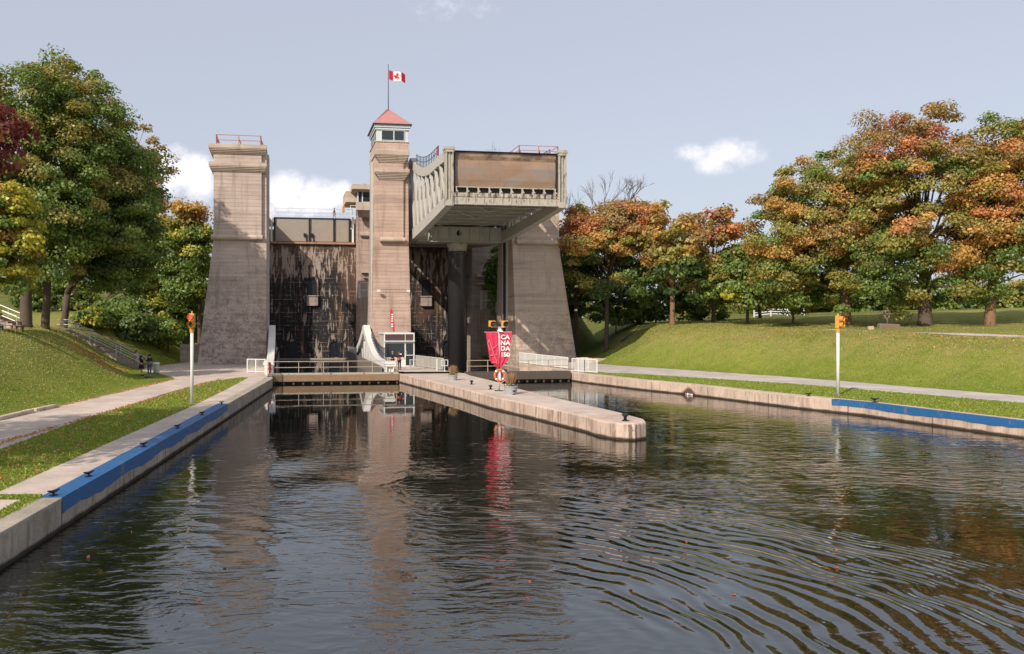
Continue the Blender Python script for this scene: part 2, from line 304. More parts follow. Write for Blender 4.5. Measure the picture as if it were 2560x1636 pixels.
# ------------------------------------------------------------------ object helpers
OFF = {}
CA, SA = .98783, .15558       # lock axis: s runs away from the camera, w to the right
LOCKROT = math.atan2(SA, CA)
def L2W(w, s): return (w*CA - s*SA, w*SA + s*CA)
def px2(px, py, Y): return ((px-1025)/2000*Y, Y, CAMZ-(py-805)*Y/2000)
def gpt(px, py, z=.8):
    Y = (CAMZ-z)*2000/(py-805); return ((px-1025)/2000*Y, Y, z)
class MB:
    def __init__(s): s.v = []; s.f = []
    def add(s, vs, fs):
        k = len(s.v); s.v += [tuple(q) for q in vs]; s.f += [tuple(k+i for i in f) for f in fs]; return s
    def box(s, x0, x1, y0, y1, z0, z1):
        return s.add([(x0,y0,z0),(x1,y0,z0),(x1,y1,z0),(x0,y1,z0),(x0,y0,z1),(x1,y0,z1),(x1,y1,z1),(x0,y1,z1)],
                     [(0,3,2,1),(4,5,6,7),(0,1,5,4),(1,2,6,5),(2,3,7,6),(3,0,4,7)])
    def hexa(s, b, t):    # 4 bottom + 4 top points, ccw
        return s.add(list(b)+list(t), [(0,3,2,1),(4,5,6,7),(0,1,5,4),(1,2,6,5),(2,3,7,6),(3,0,4,7)])
    def prism(s, poly, z0, z1):
        n = len(poly); return s.add([(x,y,z0) for x,y in poly]+[(x,y,z1) for x,y in poly],
            [tuple(range(n-1,-1,-1)), tuple(range(n,2*n))]+[(i,(i+1)%n,n+(i+1)%n,n+i) for i in range(n)])
    def extr(s, poly3, d):   # polygon of 3d points extruded along d
        n = len(poly3); d = Vector(d); return s.add(list(poly3)+[tuple(Vector(q)+d) for q in poly3],
            [tuple(range(n-1,-1,-1)), tuple(range(n,2*n))]+[(i,(i+1)%n,n+(i+1)%n,n+i) for i in range(n)])
    def bar(s, a, b, w, h=None, up=(0,0,1)):
        a = Vector(a); b = Vector(b); h = h or w; d = (b-a).normalized(); u = Vector(up)
        if abs(d.dot(u)) > .98: u = Vector((1,0,0))
        r = d.cross(u).normalized()*w/2; u = r.cross(d).normalized()*h/2
        return s.hexa([a-r-u, a+r-u, a+r+u, a-r+u], [b-r-u, b+r-u, b+r+u, b-r+u])
    def tube(s, pts, rad, n=8, caps=True):
        pts = [Vector(q) for q in pts]; rad = rad if hasattr(rad, '__len__') else [rad]*len(pts)
        k = len(s.v); pu = None
        for i, q in enumerate(pts):
            d = (pts[min(i+1, len(pts)-1)]-pts[max(i-1, 0)]).normalized()
            if pu is None:
                pu = Vector((1,0,0)) if abs(d.z) > .9 else Vector((0,0,1))
            x = d.cross(pu).normalized(); y = x.cross(d).normalized(); pu = y
            for j in range(n):
                a = 2*math.pi*j/n; s.v.append(tuple(q+x*math.cos(a)*rad[i]+y*math.sin(a)*rad[i]))
        for i in range(len(pts)-1):
            for j in range(n):
                s.f.append((k+i*n+j, k+i*n+(j+1)%n, k+(i+1)*n+(j+1)%n, k+(i+1)*n+j))
        if caps:
            s.f.append(tuple(k+j for j in range(n-1,-1,-1))); s.f.append(tuple(k+(len(pts)-1)*n+j for j in range(n)))
        return s
    def lathe(s, c, prof, n=16):
        return s.tube2([(c[0],c[1],c[2]+z) for r,z in prof], [r for r,z in prof], n)
    def tube2(s, pts, rad, n):
        k = len(s.v)
        for q, r in zip(pts, rad):
            for j in range(n):
                a = 2*math.pi*j/n; s.v.append((q[0]+r*math.cos(a), q[1]+r*math.sin(a), q[2]))
        for i in range(len(pts)-1):
            for j in range(n): s.f.append((k+i*n+j, k+i*n+(j+1)%n, k+(i+1)*n+(j+1)%n, k+(i+1)*n+j))
        s.f.append(tuple(k+j for j in range(n-1,-1,-1))); s.f.append(tuple(k+(len(pts)-1)*n+j for j in range(n)))
        return s
    def ball(s, c, r, n=10, sc=(1,1,1)):
        m_ = n//2; pts = [(math.sin(math.pi*i/m_)*r+1e-4, -math.cos(math.pi*i/m_)*r) for i in range(m_+1)]
        k = len(s.v); s.lathe((0,0,0), pts, n)
        for i in range(k, len(s.v)):
            q = s.v[i]; s.v[i] = (c[0]+q[0]*sc[0], c[1]+q[1]*sc[1], c[2]+q[2]*sc[2])
        return s
def tag(o, label=None, cat=None, group=None, kind=None):
    if label: o['label'] = label
    if cat: o['category'] = cat
    if group: o['group'] = group
    if kind: o['kind'] = kind
    return o
def thing(name, label, cat, base, rot=0.0, group=None, lock=False):
    o = bpy.data.objects.new(name, None); COL.objects.link(o); o.empty_display_size = .3
    if lock:
        x, y = L2W(base[0], base[1]); o.location = (x, y, base[2]); o.rotation_euler = (0, 0, LOCKROT)
    else:
        o.location = base; o.rotation_euler = (0, 0, rot)
    OFF[o] = Vector(base); return tag(o, label, cat, group)
def part(name, mb, mat, parent, smooth=False, local=False, bevel=0):
    off = Vector((0,0,0)) if local else OFF.get(parent, Vector((0,0,0)))
    me = bpy.data.meshes.new(name); me.from_pydata([tuple(Vector(q)-off) for q in mb.v], [], mb.f); me.update()
    me.materials.append(M[mat] if isinstance(mat, str) else mat)
    if smooth: me.polygons.foreach_set('use_smooth', [True]*len(me.polygons))
    o = bpy.data.objects.new(name, me); COL.objects.link(o); o.parent = parent
    OFF[o] = off
    if bevel:
        bm_ = o.modifiers.new('bevel', 'BEVEL'); bm_.width = bevel; bm_.segments = 2; bm_.limit_method = 'ANGLE'; bm_.angle_limit = R(40)
    return o
def single(name, mb, mat, label=None, cat=None, base=None, lock=False, rot=0, group=None, kind=None, smooth=False, bevel=0):
    base = Vector(base or (0,0,0)); o = part(name, mb, mat, None, smooth, local=True, bevel=bevel)
    me = o.data
    for vv in me.vertices: vv.co = vv.co-base
    if lock:
        x, y = L2W(base[0], base[1]); o.location = (x, y, base[2]); o.rotation_euler = (0, 0, LOCKROT)
    else: o.location = base
    return tag(o, label, cat, group, kind)
def copytree(o, parent=None, sub=None):
    c = o.copy(); COL.objects.link(c); c.parent = parent
    for ch in list(o.children): copytree(ch, c)
    return c
# ------------------------------------------------------------------ terrain
def lerp(xs, pts):
    a = np.array(pts, float); return np.interp(xs, a[:,0], a[:,1])
WL = [(-60,-5), (0,-8.1), (17.6,-9.05), (65.7,-11.3), (70.5,-12.1)]       # left wall face x(Y)
WLx = WL + [(113.6,-20.1), (119,-21)]
WR = [(-60,52), (5,37), (22,33.2), (37.7,29.0), (41.2,28.0), (46.7,26.6), (50.3,24.8), (54.9,23.0), (60.4,20.9), (64.5,18.7), (72.4,15.6), (75.2,14.9)]
WRx = WR + [(79,14.4), (120,8.0)]
BL = [(-60,-19.9), (50,-19.9), (58,-20.6), (66,-22.3), (72,-25.3), (78,-27.0), (82,-27.9), (92,-26.6), (100,-26.5), (119,-30)]
BR = [(-60,62), (22,46), (50.8,39), (67.5,32.9), (88.7,21.2), (96,21.2), (119,24)]
def sst(x): x = np.clip(x, 0, 1); return x*x*(3-2*x)
def hz(X, Y, side):
    X = np.asarray(X, float); Y = np.asarray(Y, float)
    w = X*CA+Y*SA; s = -X*SA+Y*CA
    if side < 0:
        d = lerp(Y, BL)-X; P_ = 4.1+np.clip(Y-90, 0, 90)*.105; hill = 19.6*sst((w+17)/12)*sst((s-104)/13)
        far = np.clip(d-12, 0, 400)*.02
    else:
        d = X-lerp(Y, BR); P_ = 3.54+(np.clip(Y, 20, 100)-58)*.023; hill = 19.6*sst((50-w)/15)*sst((s-104-10*sst((40-w)/5))/np.maximum(13-10*sst((40-w)/5), 3))
        far = np.clip(d-9, 0, 70)*.04
    t = np.clip(d/(P_/.62*1.22), 0, 1)
    rise = P_*(.5-.5*np.cos(math.pi*np.clip(t*1.0, 0, 1)))*.5+P_*t*.5
    z = .795+np.where(d > 0, rise+far, 0)
    z = z+np.where(d > .5, .10*np.sin(X*.7+Y*.31)*np.sin(Y*.43)*np.clip(d/6, 0, 1), 0)
    return np.maximum(z, hill)
def gz(x, y): return float(hz(x, y, -1 if x < 0 and y < 119 or x < -5 else 1))
ground = MB()
Ys = list(np.arange(-60, 130, 1.0))+[135, 142, 150, 160, 175, 200, 240, 300, 400, 560, 800, 1200, 2000]
offs = [0, .5, 1, 1.5, 2, 2.5, 3, 3.5, 4, 5, 6, 7, 7.5, 8, 8.5, 9, 9.5, 10, 10.5, 11, 11.5, 12, 12.6, 13.2, 13.8, 14.5, 15.2, 16, 17, 18, 19, 20.5, 22, 24, 27, 30, 34, 40, 48, 60, 80, 120, 200, 400, 900, 2000]
for side, WW in ((-1, WLx), (1, WRx)):
    k0 = len(ground.v)
    for Yv in Ys:
        x0 = lerp(Yv, WW)+side*.45
        xs = np.array([x0+side*q for q in offs]); zs = hz(xs, np.full(len(xs), Yv), side)
        if side > 0: zs[0:2] -= .02
        ground.v += [(float(a), float(Yv), float(c)) for a, c in zip(xs, zs)]
    n = len(offs)
    for j in range(len(Ys)-1):
        for i in range(n-1):
            a = k0+j*n+i; q = (a, a+1, a+n+1, a+n); ground.f.append(q if side > 0 else q[::-1])
k0 = len(ground.v); mY = [q for q in Ys if q >= 121]
for Yv in mY:
    a = lerp(Yv, WLx)-.45; b_ = lerp(Yv, WRx)+.45
    ground.v += [(float(a+(b_-a)*i/6), float(Yv), 19.5 if Yv < 200 else 10) for i in range(7)]
for j in range(len(mY)-1):
    for i in range(6):
        a = k0+j*7+i; ground.f.append((a, a+1, a+8, a+7))
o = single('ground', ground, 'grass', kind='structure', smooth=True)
wm = MB().add([(-30,-60,0),(60,-60,0),(60,116.9,0),(-30,116.9,0)], [(0,1,2,3)])
single('water', wm, 'water', kind='structure')
single('canal_bed', MB().add([(-30,-60,-2.5),(60,-60,-2.5),(60,117,-2.5),(-30,117,-2.5)], [(0,1,2,3)]), 'pile', kind='structure')
def resample(pts, step):
    pts = [Vector(q) for q in pts]; out = []
    for a, b_ in zip(pts[:-1], pts[1:]):
        n = max(1, int((b_-a).length/step)); out += [a.lerp(b_, i/n) for i in range(n)]
    return out+[pts[-1]]
def ribbon(mb, A, B, zt, zb):
    """slab between two equally long point lists"""
    n = len(A); k = len(mb.v)
    for a, b_ in zip(A, B): mb.v += [(a[0],a[1],zt), (b_[0],b_[1],zt), (b_[0],b_[1],zb), (a[0],a[1],zb)]
    for i in range(n-1):
        p_ = k+i*4; q = p_+4
        mb.f += [(p_,q,q+1,p_+1), (p_+1,q+1,q+2,p_+2), (p_+2,q+2,q+3,p_+3), (p_+3,q+3,q,p_)]
    mb.f += [(k,k+1,k+2,k+3), (k+4*n-1,k+4*n-2,k+4*n-3,k+4*n-4)]
    return mb
def ofs(pts, d):   # offset polyline sideways (+ = right of travel)
    out = []
    for i, q in enumerate(pts):
        a = pts[max(i-1,0)]; b_ = pts[min(i+1,len(pts)-1)]; t = (Vector(b_)-Vector(a)); t = Vector((t.y,-t.x)).normalized() if len(t)==2 else t
        out.append((q[0]+t.x*d, q[1]+t.y*d))
    return out
def yline(WW, y0, y1, step=1.5):
    n = max(2, int((y1-y0)/step)); return [Vector((float(lerp(y0+(y1-y0)*i/n, WW)), y0+(y1-y0)*i/n)) for i in range(n+1)]
# left canal wall
A = yline(WL, -40, 67.6, .35); cw = thing('canal_wall', 'grey concrete canal wall of the left bank with a long blue painted edge', 'canal wall', (-9, 17.6, 0))
part('wall', ribbon(MB(), A, ofs(A, -.62), .84, -2.4), 'wall_l', cw, bevel=.02)
Ab = yline(WL, 21.2, 45.5, .35); rr = random.Random(3)
Ao = ofs(Ab, .012); bl = ribbon(MB(), Ao, ofs(Ab, -.60), .852, .842)
k = len(bl.v)
for i, q in enumerate(Ao):
    lo = .42+.05*math.sin(i*.5)+rr.uniform(-.03, .03); bl.v += [(q[0],q[1],.85), (q[0],q[1],lo)]
for i in range(len(Ao)-1): bl.f.append((k+2*i, k+2*i+1, k+2*i+3, k+2*i+2))
part('painted_edge', bl, 'blue', cw)
# left concrete quay walk and path
inner = [(-60,-8), (18,-11.2), (26.5,-11.5), (45.4,-12.15), (55,-12.7), (67,-13.55), (70,-15)]
def two(Wa, Wb, y0, y1, z, name, mat, step=3, th=.3, dz=0):
    mb = MB(); n = max(1, int((y1-y0)/step))
    ribbon(mb, [(float(lerp(y0+(y1-y0)*i/n, Wa)), y0+(y1-y0)*i/n) for i in range(n+1)], [(float(lerp(y0+(y1-y0)*i/n, Wb)), y0+(y1-y0)*i/n) for i in range(n+1)], z, z-th)
    return single(name, mb, mat, kind='structure')
WLi = [(a, b_-.62) for a, b_ in WL]
mb = MB(); rr = random.Random(5); y0 = -40
while y0 < 67.5:
    y1 = min(67.6, y0+3.6); e = .012
    ribbon(mb, [(float(lerp(t, WLi))-.004, t) for t in (y0+e, y1-e)], [(float(lerp(t, inner)), t) for t in (y0+e, y1-e)], .812+rr.uniform(0, .006), .55); y0 = y1
single('quay_walk', mb, 'path', kind='structure', bevel=.01)
pn = [(-60,-14.6), (29.6,-15.1), (37.5,-15.7), (53.4,-16.0), (62,-15.9), (67.6,-14.2), (70,-13.6)]
pf = [(-60,-19.4), (38.7,-19.6), (65,-19.2), (69,-20.4), (78,-26.4), (81,-27.2), (90,-26.2), (97,-25.6), (103, -26)]
mb = MB(); y0 = -40
while y0 < 67.5:
    y1 = min(67.6, y0+5.4); e = .02
    ys = (y0+e, (y0+y1)/2, y1-e)
    ribbon(mb, [(float(lerp(t, pn)), t) for t in ys], [(float(lerp(t, pf)), t) for t in ys], .808+rr.uniform(0, .006), .6); y0 = y1
ap_in = [(67.6,-12.1), (70.5,-12.3), (73,-13.2), (103,-17.6)]
mb2 = mb
y0 = 67.62
while y0 < 103:
    y1 = min(103, y0+5)
    ribbon(mb2, [(float(lerp(t, ap_in)), t) for t in (y0, y1-.02)], [(float(lerp(t, pf)), t) for t in (y0, y1-.02)], .806, .5); y0 = y1
single('path', mb2, 'path', kind='structure', bevel=.008)
# right canal wall
A = yline(WR, -40, 75.2, .35); cw2 = thing('canal_wall', 'pinkish concrete canal wall curving along the right bank with a faded blue stretch', 'canal wall', (24, 50, 0))
part('wall', ribbon(MB(), ofs(A, -.02), ofs(A, .95), .80, -2.4), 'wall_r', cw2, bevel=.02)
Ab = [q for q in yline(WR, 18, 48.6, .35)]
Ao = ofs(Ab, -.06); bl = ribbon(MB(), Ao, ofs(Ab, .35), .812, .802); k = len(bl.v)
for i, q in enumerate(Ao):
    lo = .45+.04*math.sin(i*.4)+rr.uniform(-.02, .02) + max(0, (40-q[1])*.028); lo = min(lo, .76); bl.v += [(q[0],q[1],.81), (q[0],q[1],lo)]
for i in range(len(Ao)-1): bl.f.append((k+2*i, k+2*i+1, k+2*i+3, k+2*i+2))
part('painted_edge', bl, 'blue', cw2)
# right path
near = [(-60,57), (22,42.5), (46.3,35.6), (60.3,29.4), (73.7,19.2), (76,16.0), (95,14)]
far = [(-60,61.5), (22,45.8), (50.8,38.9), (67.5,32.8), (88.7,21), (95,20.5)]
two(near, far, -40, 95, .808, 'path', 'path_g', 2.0)
# kerb stones beside left path
for i, (p0, p1, lb) in enumerate([((38, -19.62), (41.5, -19.64), 'long pale kerb stone lying beside the left path at the picture edge'), ((41.7, -19.6), (43.8, -19.45), 'short pale kerb stone with its end turned at the left path, next to the grass')]):
    a = Vector((p0[1], p0[0], .87)); b_ = Vector((p1[1], p1[0], .88))
    single('kerb_stone', MB().bar(a, b_, .3, .22), 'coping', lb, 'kerb stone', base=tuple(a), group='kerb stones beside the left path', bevel=.03)
# central pier
pl = [gpt(997,956,0)[:2], (1.3,64.8), (3.5,57.3), (5.1,50.8), (7.1,45.1), (8.75,39.9), (9.0,38.4), (9.6,37.3), (10.4,37.0), (11.1,37.6), (11.35,38.8), (10.75,42.2), (8.65,51.4), (7.75,55.8), (6.9,62.6), (5.3,70.3), (5.15,72.6), (4.4,75.5), (-1.9,75.0)]
pr = thing('pier', 'long pinkish concrete pier with a rounded nose between the two lock channels', 'pier', (6, 52, 0))
part('deck', MB().prism(pl[::-1] if False else pl, -2.4, .8), 'pierm', pr, bevel=.09)
# slab joints: thin raised slabs on the pier top (real slabs)
sl = MB()
def slabq(qs): sl.prism(qs, .78, .806)
slabq([(8.9,40.2), (10.9,41.2), (10.1,44.6), (7.6,44.6)]); slabq([(7.55,44.7), (10.05,44.7), (8.4,50.9), (5.6,50.9)])
slabq([(5.5,51.0), (8.3,51.0), (7.5,55.8), (4.2,56.2)]); slabq([(4.1,56.3), (7.4,55.9), (6.6,62.4), (2.4,62.4)]); slabq([(2.3,62.5), (6.55,62.5), (4.9,72), (-.6,72)])
part('top_slabs', sl, 'path', pr)
# ------------------------------------------------------------------ towers
def taper(mb, w0,w1,s0,s1,z0, W0,W1,S0,S1,z1):
    mb.hexa([(w0,s0,z0),(w1,s0,z0),(w1,s1,z0),(w0,s1,z0)], [(W0,S0,z1),(W1,S0,z1),(W1,S1,z1),(W0,S1,z1)])
def rail(mb, pts, h, n_rails=2, r=.035, post=.045, step=1.5, lock=True):
    for a, b_ in zip(pts[:-1], pts[1:]):
        a = Vector(a); b_ = Vector(b_); L = (b_-a).length; n = max(1, round(L/step))
        for i in range(n+1):
            q = a.lerp(b_, i/n); mb.tube([q, q+Vector((0,0,h))], post, 6)
        for j in range(n_rails):
            zz = Vector((0,0,h*(1-j/n_rails))); mb.tube([a+zz, b_+zz], r, 6)
def side_tower(name_lab, w_out, w_in, sgn, mat):
    # sgn -1: splays to -w (left tower), +1 right
    t = thing('lock_tower', name_lab, 'tower', ((w_out+w_in)/2, 90, .6), lock=True)
    a, b_ = (w_out, w_in) if sgn < 0 else (w_in, w_out)
    m_ = MB()
    lw0 = w_out+sgn*1.95; x = sorted
    fi = w_in-(-sgn)*0 ; panel_in = w_in + sgn*.55      # projecting front panel stops short of the guide pilaster
    A_, B_ = sorted((lw0, w_in)); C_, D_ = sorted((w_out, w_in))
    taper(m_, A_, B_, 90.0, 100.2, -2, C_, D_, 92.2, 98.6, 14.9)
    taper(m_, C_, D_, 92.4, 98.6, 14.9, C_, D_, 92.4, 98.5, 25.1)
    part('shaft', m_, mat, t, bevel=.04)
    A2, B2 = sorted((w_out, panel_in)); m_ = MB().box(A2, B2, 92.0, 92.4, 15.2, 24.4)
    part('front_panel', m_, mat, t, bevel=.03)
    A3, B3 = sorted((lw0, panel_in)); 
    m_ = MB()
    for z0, z1, p_, nm in ((24.38, 25.4, .55, 'cornice'), (22.4, 23.4, .5, 'string_course')):
        q = MB(); st = [(.0, .18), (.12, .36), (.24, .54), (.36, .62)]
        zz = z0
        for i, (pp, hh) in enumerate(((.12, .14), (.24, .16), (.36, .16), (.46, .12))):
            e = pp*p_/.5
            A4 = A2-e if sgn < 0 else A2-(.35+e*.4); B4 = B2+(.35+e*.4) if sgn < 0 else B2+e
            A4 = max(A4, min(w_out, w_in)-e); B4 = min(B4, max(w_out, w_in)+e*.0+.02 if sgn < 0 else B2+e)
            if sgn > 0: A4 = max(A4, w_in-.02)
            q.box(A4, B4, 92.0-e, 98.6+(e if z0 > 24 else .0), zz, zz+hh); zz += hh
        e = p_
        A4 = A2-e if sgn < 0 else w_in-.03; B4 = w_in+.03 if sgn < 0 else B2+e
        q.box(A4, B4, 92.0-e, 98.6+(e if z0 > 24 else 0), zz, z1)
        part(nm, q, 'coping', t, bevel=.02)
    q = MB(); A5 = A2-.28 if sgn < 0 else A2-.1; B5 = B2+.1 if sgn < 0 else B2+.28
    q.tube([(A5, 91.95, 15.0), (B5, 91.95, 15.0)], .3, 12)
    if sgn < 0: q.box(A5, A5+.4, 92, 98.8, 14.75, 15.25)
    part('ledge', q, 'coping', t)
    # guide rail on the chamber side
    q = MB(); wi = w_in+(-sgn)*.06
    q.box(wi-.12, wi+.12, 94.2, 95.6, .5, 24.6); part('guide_groove', q, 'black', t)
    part('guide_rail', MB().box(wi-.2, wi+.2, 93.9, 94.15, .5, 24.8), 'steel_g', t); part('guide_rail', MB().box(wi-.2, wi+.2, 95.65, 95.9, .5, 24.8), 'steel_g', t)
    # roof railing
    q = MB(); r0, r1 = A2+.3, B2-.1
    rail(q, [(r0,98.2,25.4),(r0,92.2,25.4),(r1,92.2,25.4),(r1,98.2,25.4)], 1.15, 2, .045, .07, 3)
    for w_ in (r0, (r0+r1)/2, r1): q.bar((w_, 92.2, 26.2), (w_+.35, 92.5, 25.4), .08)
    part('railing', q, 'pinkrail', t)
    q = MB(); cw_ = (r0+r1)/2+sgn*-.3; taper(q, cw_-1.7, cw_+1.7, 93.5, 97.5, 25.38, cw_-1.0, cw_+1.0, 94.2, 96.8, 25.75); part('roof_hatch', q, 'dim_c', t)
    return t
side_tower('tall tapering left lock tower of tan concrete, darkly stained at its foot', -7.8, -1.95, -1, 'tower_low')
tr = side_tower('tall tapering right lock tower of grey concrete in the shadow of the raised chamber', 32.6, 26.85, 1, 'tower_right')
part('wall_lamp', MB().box(34.1, 34.35, 90.6, 90.9, 6.8, 7.0), 'white', tr)
part('service_box', MB().box(34.3, 34.6, 91.0, 91.3, 9.6, 9.85), 'white', tr)
# centre tower
t = thing('lock_tower', 'central lock tower crowned by a white windowed cab with a red pyramid roof', 'tower', (12.4, 92, .8), lock=True)
m_ = MB(); taper(m_, 10.0, 14.75, 91.7, 98.4, -2, 10.35, 14.4, 92.3, 97.7, 14.9); taper(m_, 10.35, 14.4, 92.3, 97.7, 14.9, 10.45, 14.35, 92.4, 97.7, 25.2)
part('shaft', m_, 'tower', t, bevel=.04)
part('front_panel', MB().box(11.0, 13.75, 92.05, 92.45, 15.2, 24.4), 'tower', t, bevel=.03)
for z0, z1, p_, nm in ((24.0, 25.4, .5, 'cornice'), (22.0, 23.2, .5, 'string_course')):
    q = MB(); zz = z0
    for pp, hh in ((.1, .16), (.2, .17), (.3, .17), (.4, .15), (.48, .12)):
        q.box(11.0-pp*1.3, 13.75+pp*1.2, 92.05-pp, 92.6, zz, zz+hh); zz += hh
    q.box(11.0-.68, 13.75+.62, 91.5, 97.7 if z0 > 23 else 92.6, zz, z1-.02 if z0 > 23 else z1); part(nm, q, 'coping', t, bevel=.02)
q = MB(); q.tube([(10.95, 91.95, 15.0), (13.9, 91.95, 15.0)], .28, 12); part('ledge', q, 'coping', t)
q = MB(); q.box(10.45, 14.3, 91.9, 97.7, 25.4, 26.3); q.box(10.35, 14.4, 91.8, 97.8, 26.3, 26.42); part('plinth', q, 'tower', t, bevel=.03)
cab = part('cab', MB().box(10.55, 14.25, 92.0, 97.6, 26.43, 28.15), 'cabwhite', t)
q = MB(); q.box(10.4, 14.4, 91.85, 97.75, 27.75, 27.95); q.box(10.3, 14.5, 91.75, 97.85, 28.0, 28.4); q.box(10.5,14.3,91.95,97.65,26.42,26.55); part('cab_trim', q, 'cabwhite', cab)
for a, b_ in ((11.15, 12.55), (12.62, 13.8)):
    wn = part('window', MB().box(a, b_, 91.93, 92.02, 26.55, 27.7), 'glass', cab)
    q = MB()
    for w_ in (a, b_): q.box(w_-.03, w_+.03, 91.9, 91.99, 26.5, 27.72)
    q.box(a, b_, 91.9, 91.985, 27.66, 27.72); q.box(a, b_, 91.9, 91.985, 26.5, 26.56); part('window_frame', q, 'cabwhite', wn)
for a, b_ in ((92.6, 94.2), (94.4, 95.8), (96.0, 97.2)):
    wn = part('window', MB().box(10.48, 10.58, a, b_, 26.6, 27.7), 'glass', cab)
q = MB(); q.add([(10.15,91.6,28.42),(14.65,91.6,28.42),(14.65,98.0,28.42),(10.15,98.0,28.42),(12.1,94.6,30.85),(12.5,94.9,30.85)], [(0,1,5,4),(1,2,5),(2,3,4,5),(3,0,4),(3,2,1,0)])
rf = part('roof', q, 'roof', t); part('eave', MB().box(10.12, 14.68, 91.57, 98.03, 28.3, 28.415), 'navy', rf)
# guide on left and right sides
q = MB(); q.box(10.15, 10.42, 94.4, 94.75, 3, 24.2); part('guide_groove', q, 'black', t)
part('guide_rail', MB().box(10.12, 10.42, 94.1, 94.3, 3, 24.4), 'steel_g', t); part('guide_rail', MB().box(10.12, 10.42, 94.85, 95.1, 3, 24.4), 'steel_g', t)
q = MB(); q.box(14.3, 14.45, 93.2, 93.9, 3, 24.4); part('guide_groove', q, 'black', t)
for w_ in (10.75, 14.2):
    q = MB(); q.box(w_-.18, w_+.18, 91.3, 91.6, 8.95, 9.2); q.bar((w_, 91.9, 8.9), (w_, 91.5, 9.0), .06); part('flood_lamp', q, 'white', t)
part('cable', MB().bar((10.8, 91.82, 9.2), (14.1, 91.82, 9.2), .03), 'navy', t)
# flagpole & flag
t = thing('flagpole', 'tall thin flagpole on the peak of the red pyramid roof', 'flagpole', (12.3, 94.75, 30.8), lock=True)
part('pole', MB().tube([(12.3,94.75,30.75),(12.3,94.75,36.2)], [.06,.035], 8), 'navy', t)
part('finial', MB().ball((12.3,94.75,36.25), .08, 8), 'galv', t)
def flagpt(a, b_):   # a 0..1 along fly, b 0..1 up
    w_ = 12.38+2.0*a; s_ = 94.75+.28*math.sin(a*7+b_*.6)*a; z_ = 34.45+1.12*b_-.38*a**1.2-.06*math.sin(a*6)*1.0
    return (w_, s_, z_)
def flagstrip(a0, a1):
    q = MB(); n = 8
    for i in range(n+1):
        for j in range(5): q.v.append(flagpt(a0+(a1-a0)*i/n, j/4))
    for i in range(n):
        for j in range(4): q.f.append((i*5+j, i*5+5+j, i*5+6+j, i*5+1+j))
    return q
fl = thing('flag', 'red and white maple leaf flag flying at the top of the flagpole', 'flag', (12.4, 94.75, 35.5), lock=True)
part('red_bar', flagstrip(0, .26), 'flagred', fl, True); part('white_field', flagstrip(.26, .74), 'flagwhite', fl, True); part('red_bar', flagstrip(.74, 1), 'flagred', fl, True)
half = [(0,-.48),(.03,-.47),(.02,-.25),(.28,-.30),(.23,-.20),(.44,-.02),(.38,.02),(.42,.15),(.28,.12),(.26,.18),(.12,.05),(.17,.33),(.09,.29),(0,.47)]
leaf = half+[(-x_, y_) for x_, y_ in half[-2:0:-1]]
def leafmesh(f, sc=1):
    q = MB(); c0 = f(0, 0); q.v.append(c0)
    for x_, y_ in leaf: q.v.append(f(x_*sc, y_*sc))
    n = len(leaf)
    for i in range(n): q.f.append((0, 1+i, 1+(i+1) % n))
    return q
def ff(x_, y_):
    p_ = flagpt(.5+x_*.5, .5+y_*.9); return (p_[0], p_[1]-.012, p_[2])
part('maple_leaf', leafmesh(ff), 'flagred', fl)
